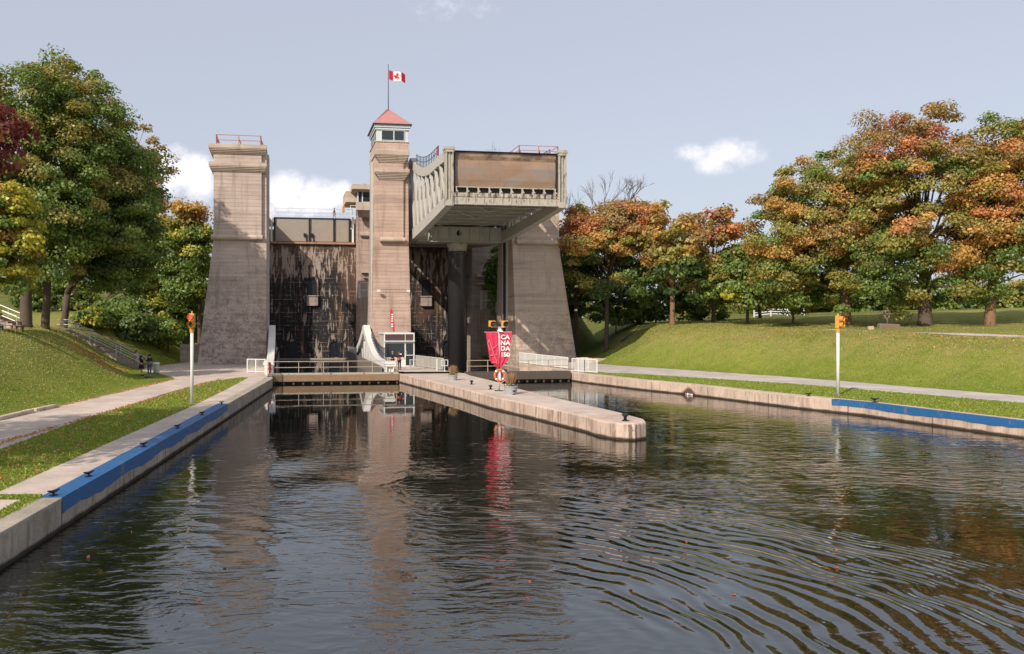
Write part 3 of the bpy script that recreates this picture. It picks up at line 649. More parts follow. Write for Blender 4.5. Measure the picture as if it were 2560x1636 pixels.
# ------------------------------------------------------------------ breast walls and upper works
def arch(mb_d, mb_f, w0, w1, z0, zs, s_, dep=.03):
    r_ = (w1-w0)/2; c = (w0+w1)/2; n = 10
    pts = [(w0, z0), (w1, z0)]+[(c+r_*math.cos(math.pi*i/n), zs+r_*math.sin(math.pi*i/n)) for i in range(n+1)]
    mb_d.extr([(a, s_-dep, b_) for a, b_ in pts], (0, .2, 0))
    if mb_f is not None:
        prev = None
        rim = [(w1+.12, z0)]+[(c+(r_+.12)*math.cos(math.pi*i/n), zs+(r_+.12)*math.sin(math.pi*i/n)) for i in range(n+1)]+[(w0-.12, z0)]
        for a, b_ in zip(rim[:-1], rim[1:]): mb_f.bar((a[0], s_-.12, a[1]), (b_[0], s_-.12, b_[1]), .3, .24, up=(0,1,0))
def breast(w0, w1, lab, lowarch=True):
    t = thing('breast_wall', lab, 'lock wall', ((w0+w1)/2, 116.3, 0), lock=True); c = (w0+w1)/2
    part('wall', MB().box(w0, w1, 116.3, 119.5, -2.4, 16.7), 'breast', t)
    part('sill', MB().box(w0+.3, w1-.2, 115.95, 119.5, 16.7, 17.0), 'ochre', t, bevel=.03)
    for (a, b_, z0, zs) in ((c-.75, c+.65, 9.3, 11.1),)+(((c-3.5, c-2.0, .4, 2.0), (c+2.4, c+3.9, .4, 2.0)) if lowarch else ()):
        d_ = MB(); f_ = MB(); arch(d_, f_, a, b_, z0, zs, 116.3); w_ = part('arch_shade_panel', d_, 'black', t); part('arch_frame', f_, 'breast', w_)  # no real recess: a black panel proud of the wall paints the arch's shade
        q = MB()
        n = 7
        for i in range(n): x_ = a+.15+(b_-a-.3)*i/(n-1); q.bar((x_, 116.2, z0+.1), (x_, 116.2, zs if z0 < 5 else z0+.95), .03)
        q.bar((a, 116.2, zs), (b_, 116.2, zs), .06)
        for i in range(5): an = math.pi*(i+1)/6; r_ = (b_-a)/2; q.bar(((a+b_)/2, 116.2, zs), ((a+b_)/2+r_*math.cos(an), 116.2, zs+r_*math.sin(an)), .035)
        part('grille', q, 'navy', w_)
        if z0 > 5:
            part('balcony', MB().box(a-.1, b_+.1, 115.8, 116.3, z0-1.5, z0-.15).box(a-.2, b_+.2, 115.7, 116.3, z0-.15, z0), 'dim_c', w_, bevel=.02)
    # upper reach gate
    gt = thing('upper_gate', lab.split(' breast')[0]+' upper reach gate of grey plate with dark vertical ribs above the stained wall', 'lock gate', ((w0+w1)/2, 117, 17), lock=True)
    part('plate', MB().box(w0+.75, w1-.75, 117.0, 117.6, 17.05, 20.55), 'gate_c', gt)
    q = MB()
    for w_ in (w0+.85, w0+5.85, w0+9.4, w1-.9): part('rib', MB().box(w_-.12, w_+.12, 116.8, 117.0, 17.05, 20.5), 'black', gt)
    q.box(w0+.75, w1-.75, 116.85, 117.0, 17.02, 17.16); q.box(w0+.75, w1-.75, 116.9, 117.0, 20.45, 20.6)
    part('frame', q, 'black', gt)
    for w_ in (w0+5.2, w0+6.2): part('valve', MB().box(w_-.2, w_+.2, 116.7, 117.0, 17.9, 18.3).bar((w_+.15, 116.85, 18), (w_+.25, 116.85, 17.1), .12), 'black', gt)
    for w_ in (w0+.3, w1-.55): part('gate_guide', MB().box(w_, w_+.25, 116.4, 117.0, 17, 20.8), 'steel_white', gt)
    return t, gt
b1, g1 = breast(-2.2, 10.35, 'left breast wall stained black and brown with white drips and three arched openings')
b2, g2 = breast(14.6, 26.9, 'right tall stained breast wall behind the black ram, half in shade')
g1['label'] = 'grey upper reach gate with dark ribs topping the left breast wall, in open view'
g2['label'] = 'grey upper reach gate hidden behind the raised lock chamber'
t = thing('walkway_railing', 'thin metal walkway railing along the top of the left upper gate', 'railing', (4, 116.9, 20.6), lock=True)
q = MB(); rail(q, [(-1.3, 116.9, 20.6), (9.9, 116.9, 20.6)], 1.3, 2, .03, .035, 1.9); part('rails', q, 'galv', t)
t = thing('walkway_railing', 'farther thin railing on the back edge of the upper gate walkway', 'railing', (4, 119.9, 20.6), lock=True)
q = MB(); rail(q, [(-1.8, 119.9, 20.6), (9.9, 119.9, 20.6)], 1.2, 2, .025, .03, 2.4); part('rails', q, 'galv', t)
single('gate_deck', MB().box(-2.2, 27, 117.6, 122, 19.8, 20.58), 'dim_c', 'concrete walkway deck behind the upper gates over the aqueduct', 'walkway', base=(4,118,20), lock=True)
# left end pier of breast wall beside left tower & centre pier
def abut(lab, w0, w1, s0, s1, z1, mat='pier_c'):
    t = thing('abutment', lab, 'lock wall', ((w0+w1)/2, s0, 0), lock=True)
    part('wall', MB().box(w0, w1, s0, s1, -2.4, z1), mat, t, bevel=.05); return t
abut('narrow concrete abutment between the left tower and the left breast wall', -6.5, -2.2, 110, 122, 20.6)
ac = abut('concrete abutment behind the central tower with ledges and an arched doorway', 10.36, 14.58, 113.2, 122, 20.6)
q = MB(); q.box(10.6, 14.4, 112.7, 113.2, 17.7, 18.15); q.box(10.75, 14.4, 112.9, 113.2, 17.5, 17.7); part('ledge', q, 'coping', ac, bevel=.03)
q = MB(); q.box(10.8, 14.4, 112.6, 113.2, 12.4, 12.75); q.box(11.1, 14.4, 112.8, 113.2, 11.65, 11.85); part('ledge', q, 'coping', ac, bevel=.03)
d_ = MB(); f_ = MB(); arch(d_, f_, 11.7, 13.0, 8.95, 10.6, 113.2); w_ = part('doorway_shade_panel', d_, 'black', ac); part('arch_frame', f_, 'pier_c', w_)  # doorway is a flat black panel, its inner shade put into the colour
q = MB().box(10.45, 11.6, 110.8, 113.2, -2, 8.85); part('landing', q, 'pier_c', ac, bevel=.03)
q = MB()
rail(q, [(10.5, 113.1, 8.85), (10.5, 110.9, 8.85), (11.55, 110.9, 8.85)], 2.1, 2, .05, .06, 1.2)
for i in range(9): w_ = 10.55+i*.12; q.bar((w_, 110.9, 8.9), (w_, 110.9, 10.9), .03)
part('railing', q, 'white', ac)
q = MB(); q.hexa([(11.6,110.8,7.9),(11.75,110.8,7.9),(11.75,100,.8),(11.6,100,.8)], [(11.6,110.8,10.4),(11.75,110.8,10.4),(11.75,100,2.3),(11.6,100,2.3)]); part('stair_side', q, 'steel_g', ac)
cb = thing('control_cabin', 'small concrete control cabin with corner windows and a deep roof beside the central tower', 'cabin', (12, 112, 20.6), lock=True)
q = MB(); q.box(10.5, 14.5, 112.2, 118, 20.6, 23.5); part('wall', q, 'pier_c', cb)
q = MB(); taper(q, 10.3, 14.5, 111.9, 112.3, 20.2, 10.0, 14.5, 110.7, 112.3, 21.0); q.box(9.95, 14.5, 110.6, 112.3, 21.0, 22.1); part('bay', q, 'coping', cb, bevel=.03)
for a, b_ in ((10.75, 12.15), (12.3, 13.6)):
    wn = part('window', MB().box(a, b_, 110.75, 110.85, 22.15, 23.5), 'glass', cb); q = MB()
    for w_ in (a, b_): q.box(w_-.07, w_+.07, 110.68, 110.84, 22.1, 23.55)
    q.box(a, b_, 110.69, 110.83, 22.08, 22.16); q.box(a, b_, 110.69, 110.83, 23.5, 23.56)
    part('window_frame', q, 'cabwhite', wn)
part('window', MB().box(10.1, 10.18, 110.9, 112.6, 22.15, 23.5), 'glass', cb)
part('corner_post', MB().box(10.05, 10.2, 110.7, 110.95, 22.1, 23.55), 'cabwhite', cb); part('corner_post', MB().box(10.05, 10.2, 112.5, 112.7, 22.1, 23.55), 'cabwhite', cb)
q = MB(); q.box(10.15, 14.5, 110.9, 112.2, 22.1, 23.55); part('bay_core', q, 'navy', cb)
q = MB(); taper(q, 9.9, 14.6, 110.4, 118, 23.55, 9.5, 14.8, 109.9, 118.5, 23.75); q.box(9.3, 14.8, 109.8, 118.5, 23.75, 24.45); q.box(8.6, 10.6, 113, 118.5, 22.4, 24.0); part('roof', q, 'coping', cb, bevel=.03)
part('roof_light', MB().box(10.9, 11.3, 111, 111.3, 24.45, 24.7), 'black', cb)
t = thing('balcony_gate', 'white framed gate at the end of the upper gate walkway beside the control cabin', 'gate', (9.6, 115, 20.6), lock=True)
q = MB(); 
for a, b_ in (((9.3,113.4,20.4),(9.3,113.4,22.0)), ((10.4,113.4,20.4),(10.4,113.4,22.0)), ((9.3,113.4,22.0),(10.4,113.4,22.0)), ((9.3,113.4,21.2),(10.4,113.4,21.2)), ((9.3,113.4,20.5),(10.4,113.4,20.5))): q.bar(a, b_, .08)
part('frame', q, 'white', t)
t = thing('signal_light', 'small yellow signal lamp on the upper walkway left of the control cabin', 'signal light', (8.5, 115, 21.2), lock=True)
part('housing', MB().box(8.25, 8.6, 114.8, 115.1, 21.25, 22.1), 'yellow', t, bevel=.03); part('post', MB().bar((8.42,114.95,20.5), (8.42,114.95,21.3), .08), 'galv', t)
# right abutment, arch, stair
ar = abut('right concrete abutment with a cornice and dark arched doorway, seen beneath the raised chamber', 26.92, 32.5, 113.5, 122, 20.6, 'dim_c')
q = MB(); q.box(27.6, 32.5, 112.9, 113.5, 12.0, 12.4); q.box(27.8, 32.5, 113.1, 113.5, 10.9, 11.15); part('ledge', q, 'coping', ar, bevel=.03)
d_ = MB(); f_ = MB(); arch(d_, f_, 29.2, 30.6, 7.4, 9.6, 113.5); w_ = part('doorway_shade_panel', d_, 'black', ar); part('arch_frame', f_, 'dim_c', w_)  # black panel on the wall face stands in for the shaded doorway
part('landing', MB().box(26.95, 28.9, 108, 113.5, -2, 7.2), 'dim_c', ar, bevel=.03)
q = MB()
for i in range(14): q.box(28.9, 32.4, 112.6-i*.9, 113.5-i*.9, -2, 7.0-i*.46)
part('steps', q, 'dim_c', ar)
q = MB(); rail(q, [(27.0,108.1,7.2),(28.8,108.1,7.2)], 2.6, 2, .06, .06, 1.8)
for i in range(14): w_ = 27.05+i*.13; q.bar((w_, 108.1, 7.3), (w_, 108.1, 9.7), .03)
part('railing', q, 'white', ar)
q = MB(); q.hexa([(28.85,108,7.0),(28.97,108,7.0),(29.2,96,1.2),(29.05,96,1.2)], [(28.85,108,8.7),(28.97,108,8.7),(29.2,96,2.4),(29.05,96,2.4)]); part('stair_side', q, 'steel_w', ar)
# ------------------------------------------------------------------ lift chambers
W0, W1 = 14.9, 26.65; S0, SM, S1 = 73.2, 94.9, 116.0
def topz(s_):
    q = min(abs(s_-SM), 22)
    if q > 15: return 21.5+.25*(1-((q-15)/6.7)**2) if q < 21.7 else 21.5
    # from flat 21.75 up to 25.2 near the tower
    t_ = 1-q/15
    return 21.75+3.5*t_**2.0
def botz(s_):
    q = min(abs(s_-SM)/21.7, 1); return 15.15+1.2*q**1.3
def chamber(dz, lab, upper):
    t = thing('lift_chamber', lab, 'lift chamber', ((W0+W1)/2, SM, 17), lock=True)
    N = 44; ss = [S0+.5+(S1-S0-1)*i/N for i in range(N+1)]
    sw = 'steel_w' if upper else 'steel_white'
    for side, wf in ((-1, W0), (1, W1)):
        wi = wf-side*.74   # inner
        a_, b_ = sorted((wf, wi))
        tr = None
        q = MB()          # top chord: curved box
        for i in range(N):
            s0, s1 = ss[i], ss[i+1]; d0 = d1 = .95
            q.hexa([(a_,s0,topz(s0)-d0),(b_,s0,topz(s0)-d0),(b_,s1,topz(s1)-d1),(a_,s1,topz(s1)-d1)], [(a_,s0,topz(s0)),(b_,s0,topz(s0)),(b_,s1,topz(s1)),(a_,s1,topz(s1))])
        tr = part('side_girder', q, sw, t)
        q = MB()
        for i in range(N):
            s0, s1 = ss[i], ss[i+1]; h0 = .95+.3*(1-abs(s0-SM)/22); h1 = .95+.3*(1-abs(s1-SM)/22)
            q.hexa([(a_,s0,botz(s0)),(b_,s0,botz(s0)),(b_,s1,botz(s1)),(a_,s1,botz(s1))], [(a_,s0,botz(s0)+h0),(b_,s0,botz(s0)+h0),(b_,s1,botz(s1)+h1),(a_,s1,botz(s1)+h1)])
        part('bottom_chord', q, sw, tr)
        q = MB(); npan = 16; pw_ = (S1-S0-1.6)/npan
        of_ = wf-side*.16
        for i in range(npan+1):
            s_ = S0+.8+i*pw_; q.bar((of_-side*.1, s_, botz(s_)+.8), (of_-side*.1, s_, topz(s_)-.8), .10, .22, up=(1,0,0))
            if i < npan:
                s2 = s_+pw_
                q.bar((of_, s_, botz(s_)+.9), (of_, s2, topz(s2)-.9), .16, .30, up=(1,0,0))
                q.bar((of_-side*.15, s2, botz(s2)+.9), (of_-side*.15, s_, topz(s_)-.9), .16, .30, up=(1,0,0))
        part('lattice', q, sw, tr)
        # end posts
        for sE in (S0+.3, S1-.3):
            q = MB(); q.box(a_+.1, b_-.1, sE-.22, sE+.4, 16.35, 21.55); q.box(a_, a_+.1, sE-.42, sE+.4, 16.35, 21.6); q.box(b_-.1, b_, sE-.42, sE+.4, 16.35, 21.6); q.box(a_+.1, b_-.1, sE-.42, sE-.22, 16.35, 16.9); q.box((a_+b_)/2-.05, (a_+b_)/2+.05, sE-.30, sE-.22, 16.9, 21.4); part('end_post', q, 'steel_front' if upper else sw, t, bevel=.02)
            q = MB(); q.box(a_-.12, b_+.12, sE-.5, sE+.6, 21.6, 21.85); q.box(a_-.05, b_+.05, sE-.45, sE+.5, 21.35, 21.6)
            part('post_cap', q, 'steel_front' if upper else sw, t)
        # railing on the top chord
        q = MB(); wr = wf-side*.15; prev = None
        for i in range(0, N+1, 1):
            s_ = ss[i]
            if abs(s_-SM) < 3.2:
                if q.v: part('railing', q, 'navy', t); q = MB()
                prev = None; continue
            if abs(s_-SM) > 17.5 or (not upper and side < 0): prev = None; continue
            zt = topz(s_)
            q.tube([(wr, s_, zt-.05), (wr, s_, zt+1.15)], .04, 5)
            if prev:
                for hh in (.6, 1.15): q.tube([(wr, prev[0], prev[1]+hh), (wr, s_, zt+hh)], .035, 5)
            prev = (s_, zt)
        if q.v: part('railing', q, 'navy', t)
    # trough
    q = MB(); q.box(W0+.95, W1-.95, S0+1.2, S1-1.2, 18.0, 18.15)
    for w_ in (W0+.98, W1-1.1): q.box(w_, w_+.12, S0+1.1, S1-1.1, 17.2, 21.35)
    q.box(W0+.74, W1-.74, S0+1.0, S1-1, 17.55, 17.6) if False else None
    part('trough', q, 'tank', t)
    # floor beams
    q = MB(); nb = 15
    for i in range(nb):
        s_ = S0+1.6+(S1-S0-3.2)*i/(nb-1)
        if abs(s_-SM) < 1.3: continue
        q = MB().box(W0+.74, W1-.74, s_-.07, s_+.07, 16.95, 18.0); q.box(W0+.74, W1-.74, s_-.15, s_+.15, 16.9, 16.95)
        part('floor_beam', q, 'steel_g' if upper else sw, t)
    q = MB()
    for i in range(0, nb-1, 2):
        for k_ in (-1, 1):
            s_ = S0+1.6+(S1-S0-3.2)*i/(nb-1); s2 = S0+1.6+(S1-S0-3.2)*(i+2)/(nb-1)
        q.bar((W0+2.5, s_, 16.98), (W0+5.8, s2, 16.98), .14, .1); q.bar((W1-2.5, s_, 16.98), (W1-5.8, s2, 16.98), .14, .1)
    part('bracing', q, 'steel_g', t)
    if upper:
        q = MB(); q.box(W0+.74, W1-.74, SM-1.25, SM-1.1, 15.15, 16.88); q.box(W0+.74, W1-.74, SM+1.1, SM+1.25, 15.15, 16.88)
        q.box(W0+.74, W1-.74, SM-1.45, SM+1.45, 15.03, 15.15)
        for i in range(1, 8):
            w_ = W0+.9+(W1-W0-1.8)*i/8; q.box(w_-.05, w_+.05, SM-1.42, SM-1.24, 15.15, 16.88)
        cr = part('crosshead', q, 'steel_w', t)
        q = MB()
        for k_ in (-1, 1):
            c_ = (W0+W1)/2; part('strut', MB().bar((c_+k_*2.6, SM-1.5, 16.85), (c_+k_*3.4, SM-1.5, 15.2), .18, .1, up=(0,1,0)), 'steel_w', cr)
        q.tube([((W0+W1)/2-.1, SM-1.3, 16.1), ((W0+W1)/2-.1, SM-1.2, 16.1)], .32, 16); part('manhole', q, 'black', cr)
        c_ = (W0+W1)/2-.05
        q = MB().lathe((c_, SM-.1, 0), [(1.3,15.02),(1.3,14.75),(1.18,14.55),(1.12,13.95)], 32); part('ram_head', q, 'steel_front', t, True)
        q = MB().lathe((c_, SM-.1, 0), [(1.14,-2),(1.14,13.75),(1.19,13.78),(1.19,13.95),(1.1,13.96)], 48); part('ram', q, 'ram', t, True)
    # end gates
    for e, sg in ((S0, 1), (S1, -1)):
        if not upper and sg < 0:
            part('end_gate', MB().box(W0+1, W1-1, e-.7, e-.4, 17.5, 20.05), 'black', t); part('gate_lip', MB().box(W0+1, W1-1, e-.9, e-.3, 20.05, 20.3), 'gate_c', t)
        if upper:
            q = MB(); prof = [(0.55,18.25),(.42,18.9),(.38,20.0),(.42,20.75),(.30,21.1),(.28,21.45),(.45,21.55)]
            g0, g1_ = W0+.84, W1-.84
            for (d0, z0), (d1, z1) in zip(prof[:-1], prof[1:]):
                q.add([(g0,e+sg*d0,z0),(g1_,e+sg*d0,z0),(g1_,e+sg*d1,z1),(g0,e+sg*d1,z1)], [(0,1,2,3)])
            q.box(g0, g1_, min(e+sg*.62, e+sg*.9), max(e+sg*.62, e+sg*.9), 18.25, 21.5)
            gt = part('end_gate', q, 'browngate', t)
            q = MB()
            for w_ in (g0-.02, g1_-.1): q.box(w_, w_+.12, min(e+sg*.2, e+sg*.6), max(e+sg*.2, e+sg*.6), 18.0, 21.55)
            q.box(g0, g1_, min(e+sg*.1, e+sg*.5), max(e+sg*.1, e+sg*.5), 21.5, 21.56)
            part('gate_seal', q, 'black', gt)
        q = MB(); q.box(W0+.74, W1-.74, min(e+sg*.55, e+sg*.6), max(e+sg*.55, e+sg*.6), 17.5, 18.25); part('gate_recess', q, 'black', t)
        q = MB()
        for i in range(10): w_ = W0+1.05+(W1-W0-2.1)*i/9; q.box(w_-.05, w_+.05, min(e+sg*.15, e+sg*.55), max(e+sg*.15, e+sg*.55), 17.6, 18.2); q.bar((w_-.12, e+sg*.3, 18.2), (w_+.15, e+sg*.1, 17.7), .07)
        q.box(W0+.95, W1-.95, min(e+sg*.2, e+sg*.58), max(e+sg*.2, e+sg*.58), 18.14, 18.22)
        part('gate_bracket', q, 'steel_front', t)
        q = MB(); q.box(W0+.74, W1-.74, min(e, e+sg*.55), max(e, e+sg*.55), 17.22, 17.6); part('gate_sill', q, paint('flaking_sill', (.55,.48,.38), .6, .15, rust=.3, rustcol=(.10,.06,.05)), t, bevel=.02)
        q = MB(); q.box(W0+.74, W1-.74, min(e+sg*.05, e+sg*.2), max(e+sg*.05, e+sg*.2), 16.62, 17.2); q.box(W0+.74, W1-.74, min(e-sg*.02, e+sg*.35), max(e-sg*.02, e+sg*.35), 16.5, 16.62)
        for i in range(12): w_ = W0+1.0+(W1-W0-2)*i/11; q.box(w_-.03, w_+.03, min(e-.02*sg, e+sg*.05), max(e-.02*sg, e+sg*.05), 16.62, 17.2)
        part('end_beam', q, 'steel_front' if upper else sw, t)
    if upper:
        q = MB(); q.add([(W0+.1,86.0-8.4,22.6),(W0+.1,77.0,22.35),(W0+.1,77.0,21.7),(W0+.1,77.6,21.7)], [(0,1,2,3)])
        part('rail_sign', MB().box(W0+.12, W0+.16, 77.6, 78.5, 22.0, 22.8), 'redcloth', t)
    if dz:
        t.location.z += dz
        OFF[t] = OFF[t]
    return t
up = chamber(0, 'raised steel lift chamber with a brown end gate, held high on the black ram', True)
lo = chamber(0, 'lowered white steel lift chamber lying between the left and central towers', False)
dxy = L2W(4.15-20.775, 0); lo.location.x += dxy[0]; lo.location.y += dxy[1]; lo.location.z -= 20.0
q = MB(); q.box(17.4+0, 18.0, 73.0, 73.3, 0, 1)
# ------------------------------------------------------------------ lower reach gates, beams, rails
def reach(w0, w1, s_, lab, lab2, mat, offx=0):
    t = thing('reach_gate', lab, 'lock gate', ((w0+w1)/2, s_, 0), lock=True)
    part('beam', MB().box(w0, w1, s_, s_+1.0, .2, .8), mat, t, bevel=.03)
    q = MB(); n = int((w1-w0)/.82)
    for i in range(n+1): w_ = w0+.15+(w1-w0-.3)*i/n; part('pile', MB().box(w_-.09, w_+.09, s_+.15, s_+.35, -2, .22), 'pile', t)
    part('back_board', MB().box(w0, w1, s_+.5, s_+.7, -2, .2), 'black', t)
    part('deck_edge', MB().box(w0, w1, s_+.1, s_+.95, .8, .92), 'steel_front' if mat == 'beam' else 'beam_d', t)
    t2 = thing('footbridge_railing', lab2, 'railing', ((w0+w1)/2, s_+.2, .92), lock=True)
    q = MB(); rail(q, [(w0+.1, s_+.2, .92), (w1-.2, s_+.2, .92)], 1.05, 2, .035, .04, 2.0); part('rails', q, 'railbeige', t2)
reach(-1.0, 10.25, 71.5, 'left reach gate with a brown beam and piles across the canal mouth', 'beige two-bar railing on top of the left reach gate', 'beam')
reach(16.4, 26.3, 71.0, 'right reach gate with a dark grey beam on piles behind the pier', 'beige two-bar railing on top of the right reach gate behind the red banner', 'beam_d')
# side walls of the lock pits beyond the gates
single('pit_wall', MB().box(-1.9, -1.0, 70.8, 90.5, -2.4, .8), 'wall_l', 'low concrete pit wall at the left end of the left reach gate', 'lock wall', base=(-1.5,71,0), lock=True)
apron = MB(); apron.prism([(10.3,71.6),(16.2,71.6),(15.4,76),(14.6,84),(14.4,92),(10.6,92),(10.5,84)], -2.4, .8)
single('lock_island', apron, 'path', 'concrete lock island in front of the central tower carrying the glazed kiosk', 'lock island', base=(12.5,80,0), lock=True)
# retaining wall right under ramp fence
mb = MB(); mb.prism([(26.6,71),(28.5,71),(33.6,89.8),(27.0,89.8)], -2.4, .79)
single('apron', mb, 'path_g', kind='structure', base=(28,80,0), lock=True)
# kiosk
k = thing('kiosk', 'glazed white kiosk with a blank brown sign panel below the central tower', 'kiosk', (12, 83.5, .8), lock=True)
kw0, kw1, ks, kz = 10.35, 13.6, 83.3, .8
part('wall', MB().box(kw0+.1, kw1-.05, ks+.1, 88, kz, kz+3.4), 'steel_w', k)
q = MB()
for w_ in (kw0, 12.55, kw1-.12): q.box(w_, w_+.12, ks-.02, ks+.12, kz, kz+3.5)
q.box(kw0, kw1, ks-.04, ks+.12, kz+3.4, kz+3.5); q.box(kw0, kw1, ks-.25, ks+.12, kz+2.62, kz+2.72); q.box(kw0, kw1, ks-.05, ks+.12, kz+2.45, kz+2.54); q.box(kw0, 12.6, ks-.08, ks+.12, kz+.82, kz+.95)
q.box(12.6, kw1, ks-.03, ks+.12, kz+1.15, kz+1.22); q.box(12.6, kw1, ks-.03, ks+.12, kz, kz+.1)
part('frame', q, 'white', k)
part('sign_panel', MB().box(kw0+.14, kw1-.14, ks-.02, ks+.1, kz+2.74, kz+3.38), 'brown_sign', k)
part('window', MB().box(kw0+.12, 12.55, ks+.02, ks+.09, kz+.95, kz+2.45), 'glass', k)
part('lower_panel', MB().box(kw0+.12, 12.55, ks+.0, ks+.09, kz, kz+.82), 'white', k)
dr_ = part('door', MB().box(12.68, kw1-.13, ks+.01, ks+.09, kz+.1, kz+2.45), 'glass', k)
part('handle', MB().bar((12.75, ks-.02, kz+1.3), (12.75, ks-.02, kz+1.6), .03), 'galv', dr_)
part('roof', MB().box(kw0-.02, kw1+.02, ks+.05, 88.1, kz+3.41, kz+3.54), 'white', k)
part('notice', MB().box(12.0, 12.22, ks-.01, ks+.015, kz+1.2, kz+1.36), 'txtwhite', k)
# panelled fence right of kiosk
def panel_fence(pts, h, lab, mat='white', slats=.12, lock=True, name='fence', step=1.0, group=None, solid=True):
    t = thing(name, lab, 'fence', pts[0], lock=lock, group=group)
    q = MB(); s2 = MB()
    for a, b_ in zip(pts[:-1], pts[1:]):
        a = Vector(a); b_ = Vector(b_); n = max(1, round((b_-a).length/step))
        for i in range(n+1): c = a.lerp(b_, i/n); q.bar(c, c+Vector((0,0,h)), .07)
        for hh in (h, .12): q.bar(a+Vector((0,0,hh)), b_+Vector((0,0,hh)), .07)
        m2 = max(2, int((b_-a).length/slats))
        for i in range(m2): c = a.lerp(b_, (i+.5)/m2); s2.bar(c+Vector((0,0,.12)), c+Vector((0,0,h)), slats*(.96 if solid else .45), .02, up=(b_-a).normalized())
    part('frame', q, mat, t); part('slats', s2, mat, t)
    return t
panel_fence([(13.75,83.4,.8),(15.25,76,.8)], 1.15, 'beige panelled fence running from the kiosk towards the pier', 'steel_w', solid=True)
panel_fence([(12.3,78.2,.8),(13.6,78.2,.8)], .95, 'small beige slatted barrier in front of the kiosk', 'steel_w')
t = thing('barrier_frame', 'white H-shaped rail frame on the pier left of the dry grass planter', 'barrier', (15.4,75,.8), lock=True)
q = MB()
for w_ in (14.7, 15.0, 15.3): q.bar((w_, 74.2, .8 if w_ == 15.0 else 1.35), (w_, 74.2, 1.9), .06)
for z_ in (1.35, 1.9): q.bar((14.7, 74.2, z_), (15.3, 74.2, z_), .06)
q.bar((14.45,75.2,.8), (14.45,75.2,1.95), .09); part('frame', q, 'white', t)
fw = gpt(618, 933); 
def gl(px, py, z=.8): q_ = gpt(px, py, z); return q_
panel_fence([gl(618,932), gl(661,933)], 1.25, 'white slatted fence at the left end of the left reach gate', lock=False, solid=False)
panel_fence([gl(661,933), gl(668,941)], 1.3, 'short white end fence panel on the left canal wall corner', lock=False, solid=False)
panel_fence([gl(1430,929.5), gl(1462,932), gl(1492.5,934)], 1.25, 'white slatted fence on the right canal wall corner', lock=False, solid=False, step=1.0)
panel_fence([gl(1452,926), gl(1470,926)], 1.2, 'white slatted fence piece behind the right canal corner fence', lock=False, solid=False)
a = px2(1299, 908, 86); b_ = px2(1420, 923, 78.5)
panel_fence([a, b_], 1.12, 'long white panelled ramp fence sloping past the foot of the right tower', lock=False, solid=True, step=1.1)
q = MB(); q.hexa([(a[0],a[1],-1),(b_[0],b_[1],-1),(b_[0]+.5,b_[1]+2,-1),(a[0]+.5,a[1]+3,-1)], [(a[0],a[1],a[2]),(b_[0],b_[1],b_[2]-.05),(b_[0]+.5,b_[1]+2,b_[2]-.05),(a[0]+.5,a[1]+3,a[2])])
single('ramp', q, 'coping', 'low concrete ramp under the white panelled fence by the right tower', 'ramp', base=a)
a = px2(1440,903,92); 
single('retaining_wall', MB().bar(px2(1440,905,92), px2(1524,908,92), .3, 1.0), 'coping', 'low grey retaining wall at the foot of the shaded right slope', 'retaining wall', base=a)
single('retaining_wall', MB().bar((-26.6, 92.5, 1.3), (-22.6, 93.2, 1.3), .4, 3.2), 'dim_c', 'dark stained retaining wall beside the foot of the left tower', 'retaining wall', base=(-24.5,92.8,0))
# white kevel post, red extinguishers
for w_, lab in ((-1.25, 'red lifebuoy post box at the left end of the lock railing'),):
    t = thing('safety_post', lab, 'safety post', (w_, 72.6, .9), lock=True)
    q = MB().lathe((w_, 72.6, .9), [(.1,0),(.1,.9),(.05,1.0)], 10); part('body', q, 'redcloth', t)
t = thing('feather_flag', 'slim red feather flag with white marks standing behind the kiosk against the central tower', 'banner', (12.2, 89.4, .8), lock=True)
part('pole', MB().tube([(12.3,89.4,.8),(12.28,89.4,4.3),(12.15,89.4,6.2),(11.95,89.4,6.95)], .03, 6), 'galv', t)
q = MB(); pr_ = [(4.3,12.2,12.3),(4.8,12.05,12.34),(5.4,11.9,12.3),(6.0,11.83,12.24),(6.5,11.8,12.16),(6.85,11.83,12.03),(6.97,11.9,11.96)]
for (z0,a0,b0),(z1,a1,b1) in zip(pr_[:-1], pr_[1:]): q.hexa([(a0,89.35,z0),(b0,89.35,z0),(b0,89.38,z0),(a0,89.38,z0)], [(a1,89.35,z1),(b1,89.35,z1),(b1,89.38,z1),(a1,89.38,z1)])
part('cloth', q, 'banner', t)
for z_ in (4.9, 5.15, 5.5, 5.75, 6.0, 6.25): part('white_mark', MB().box(11.95, 12.15, 89.31, 89.345, z_, z_+.16), 'txtwhite', t)
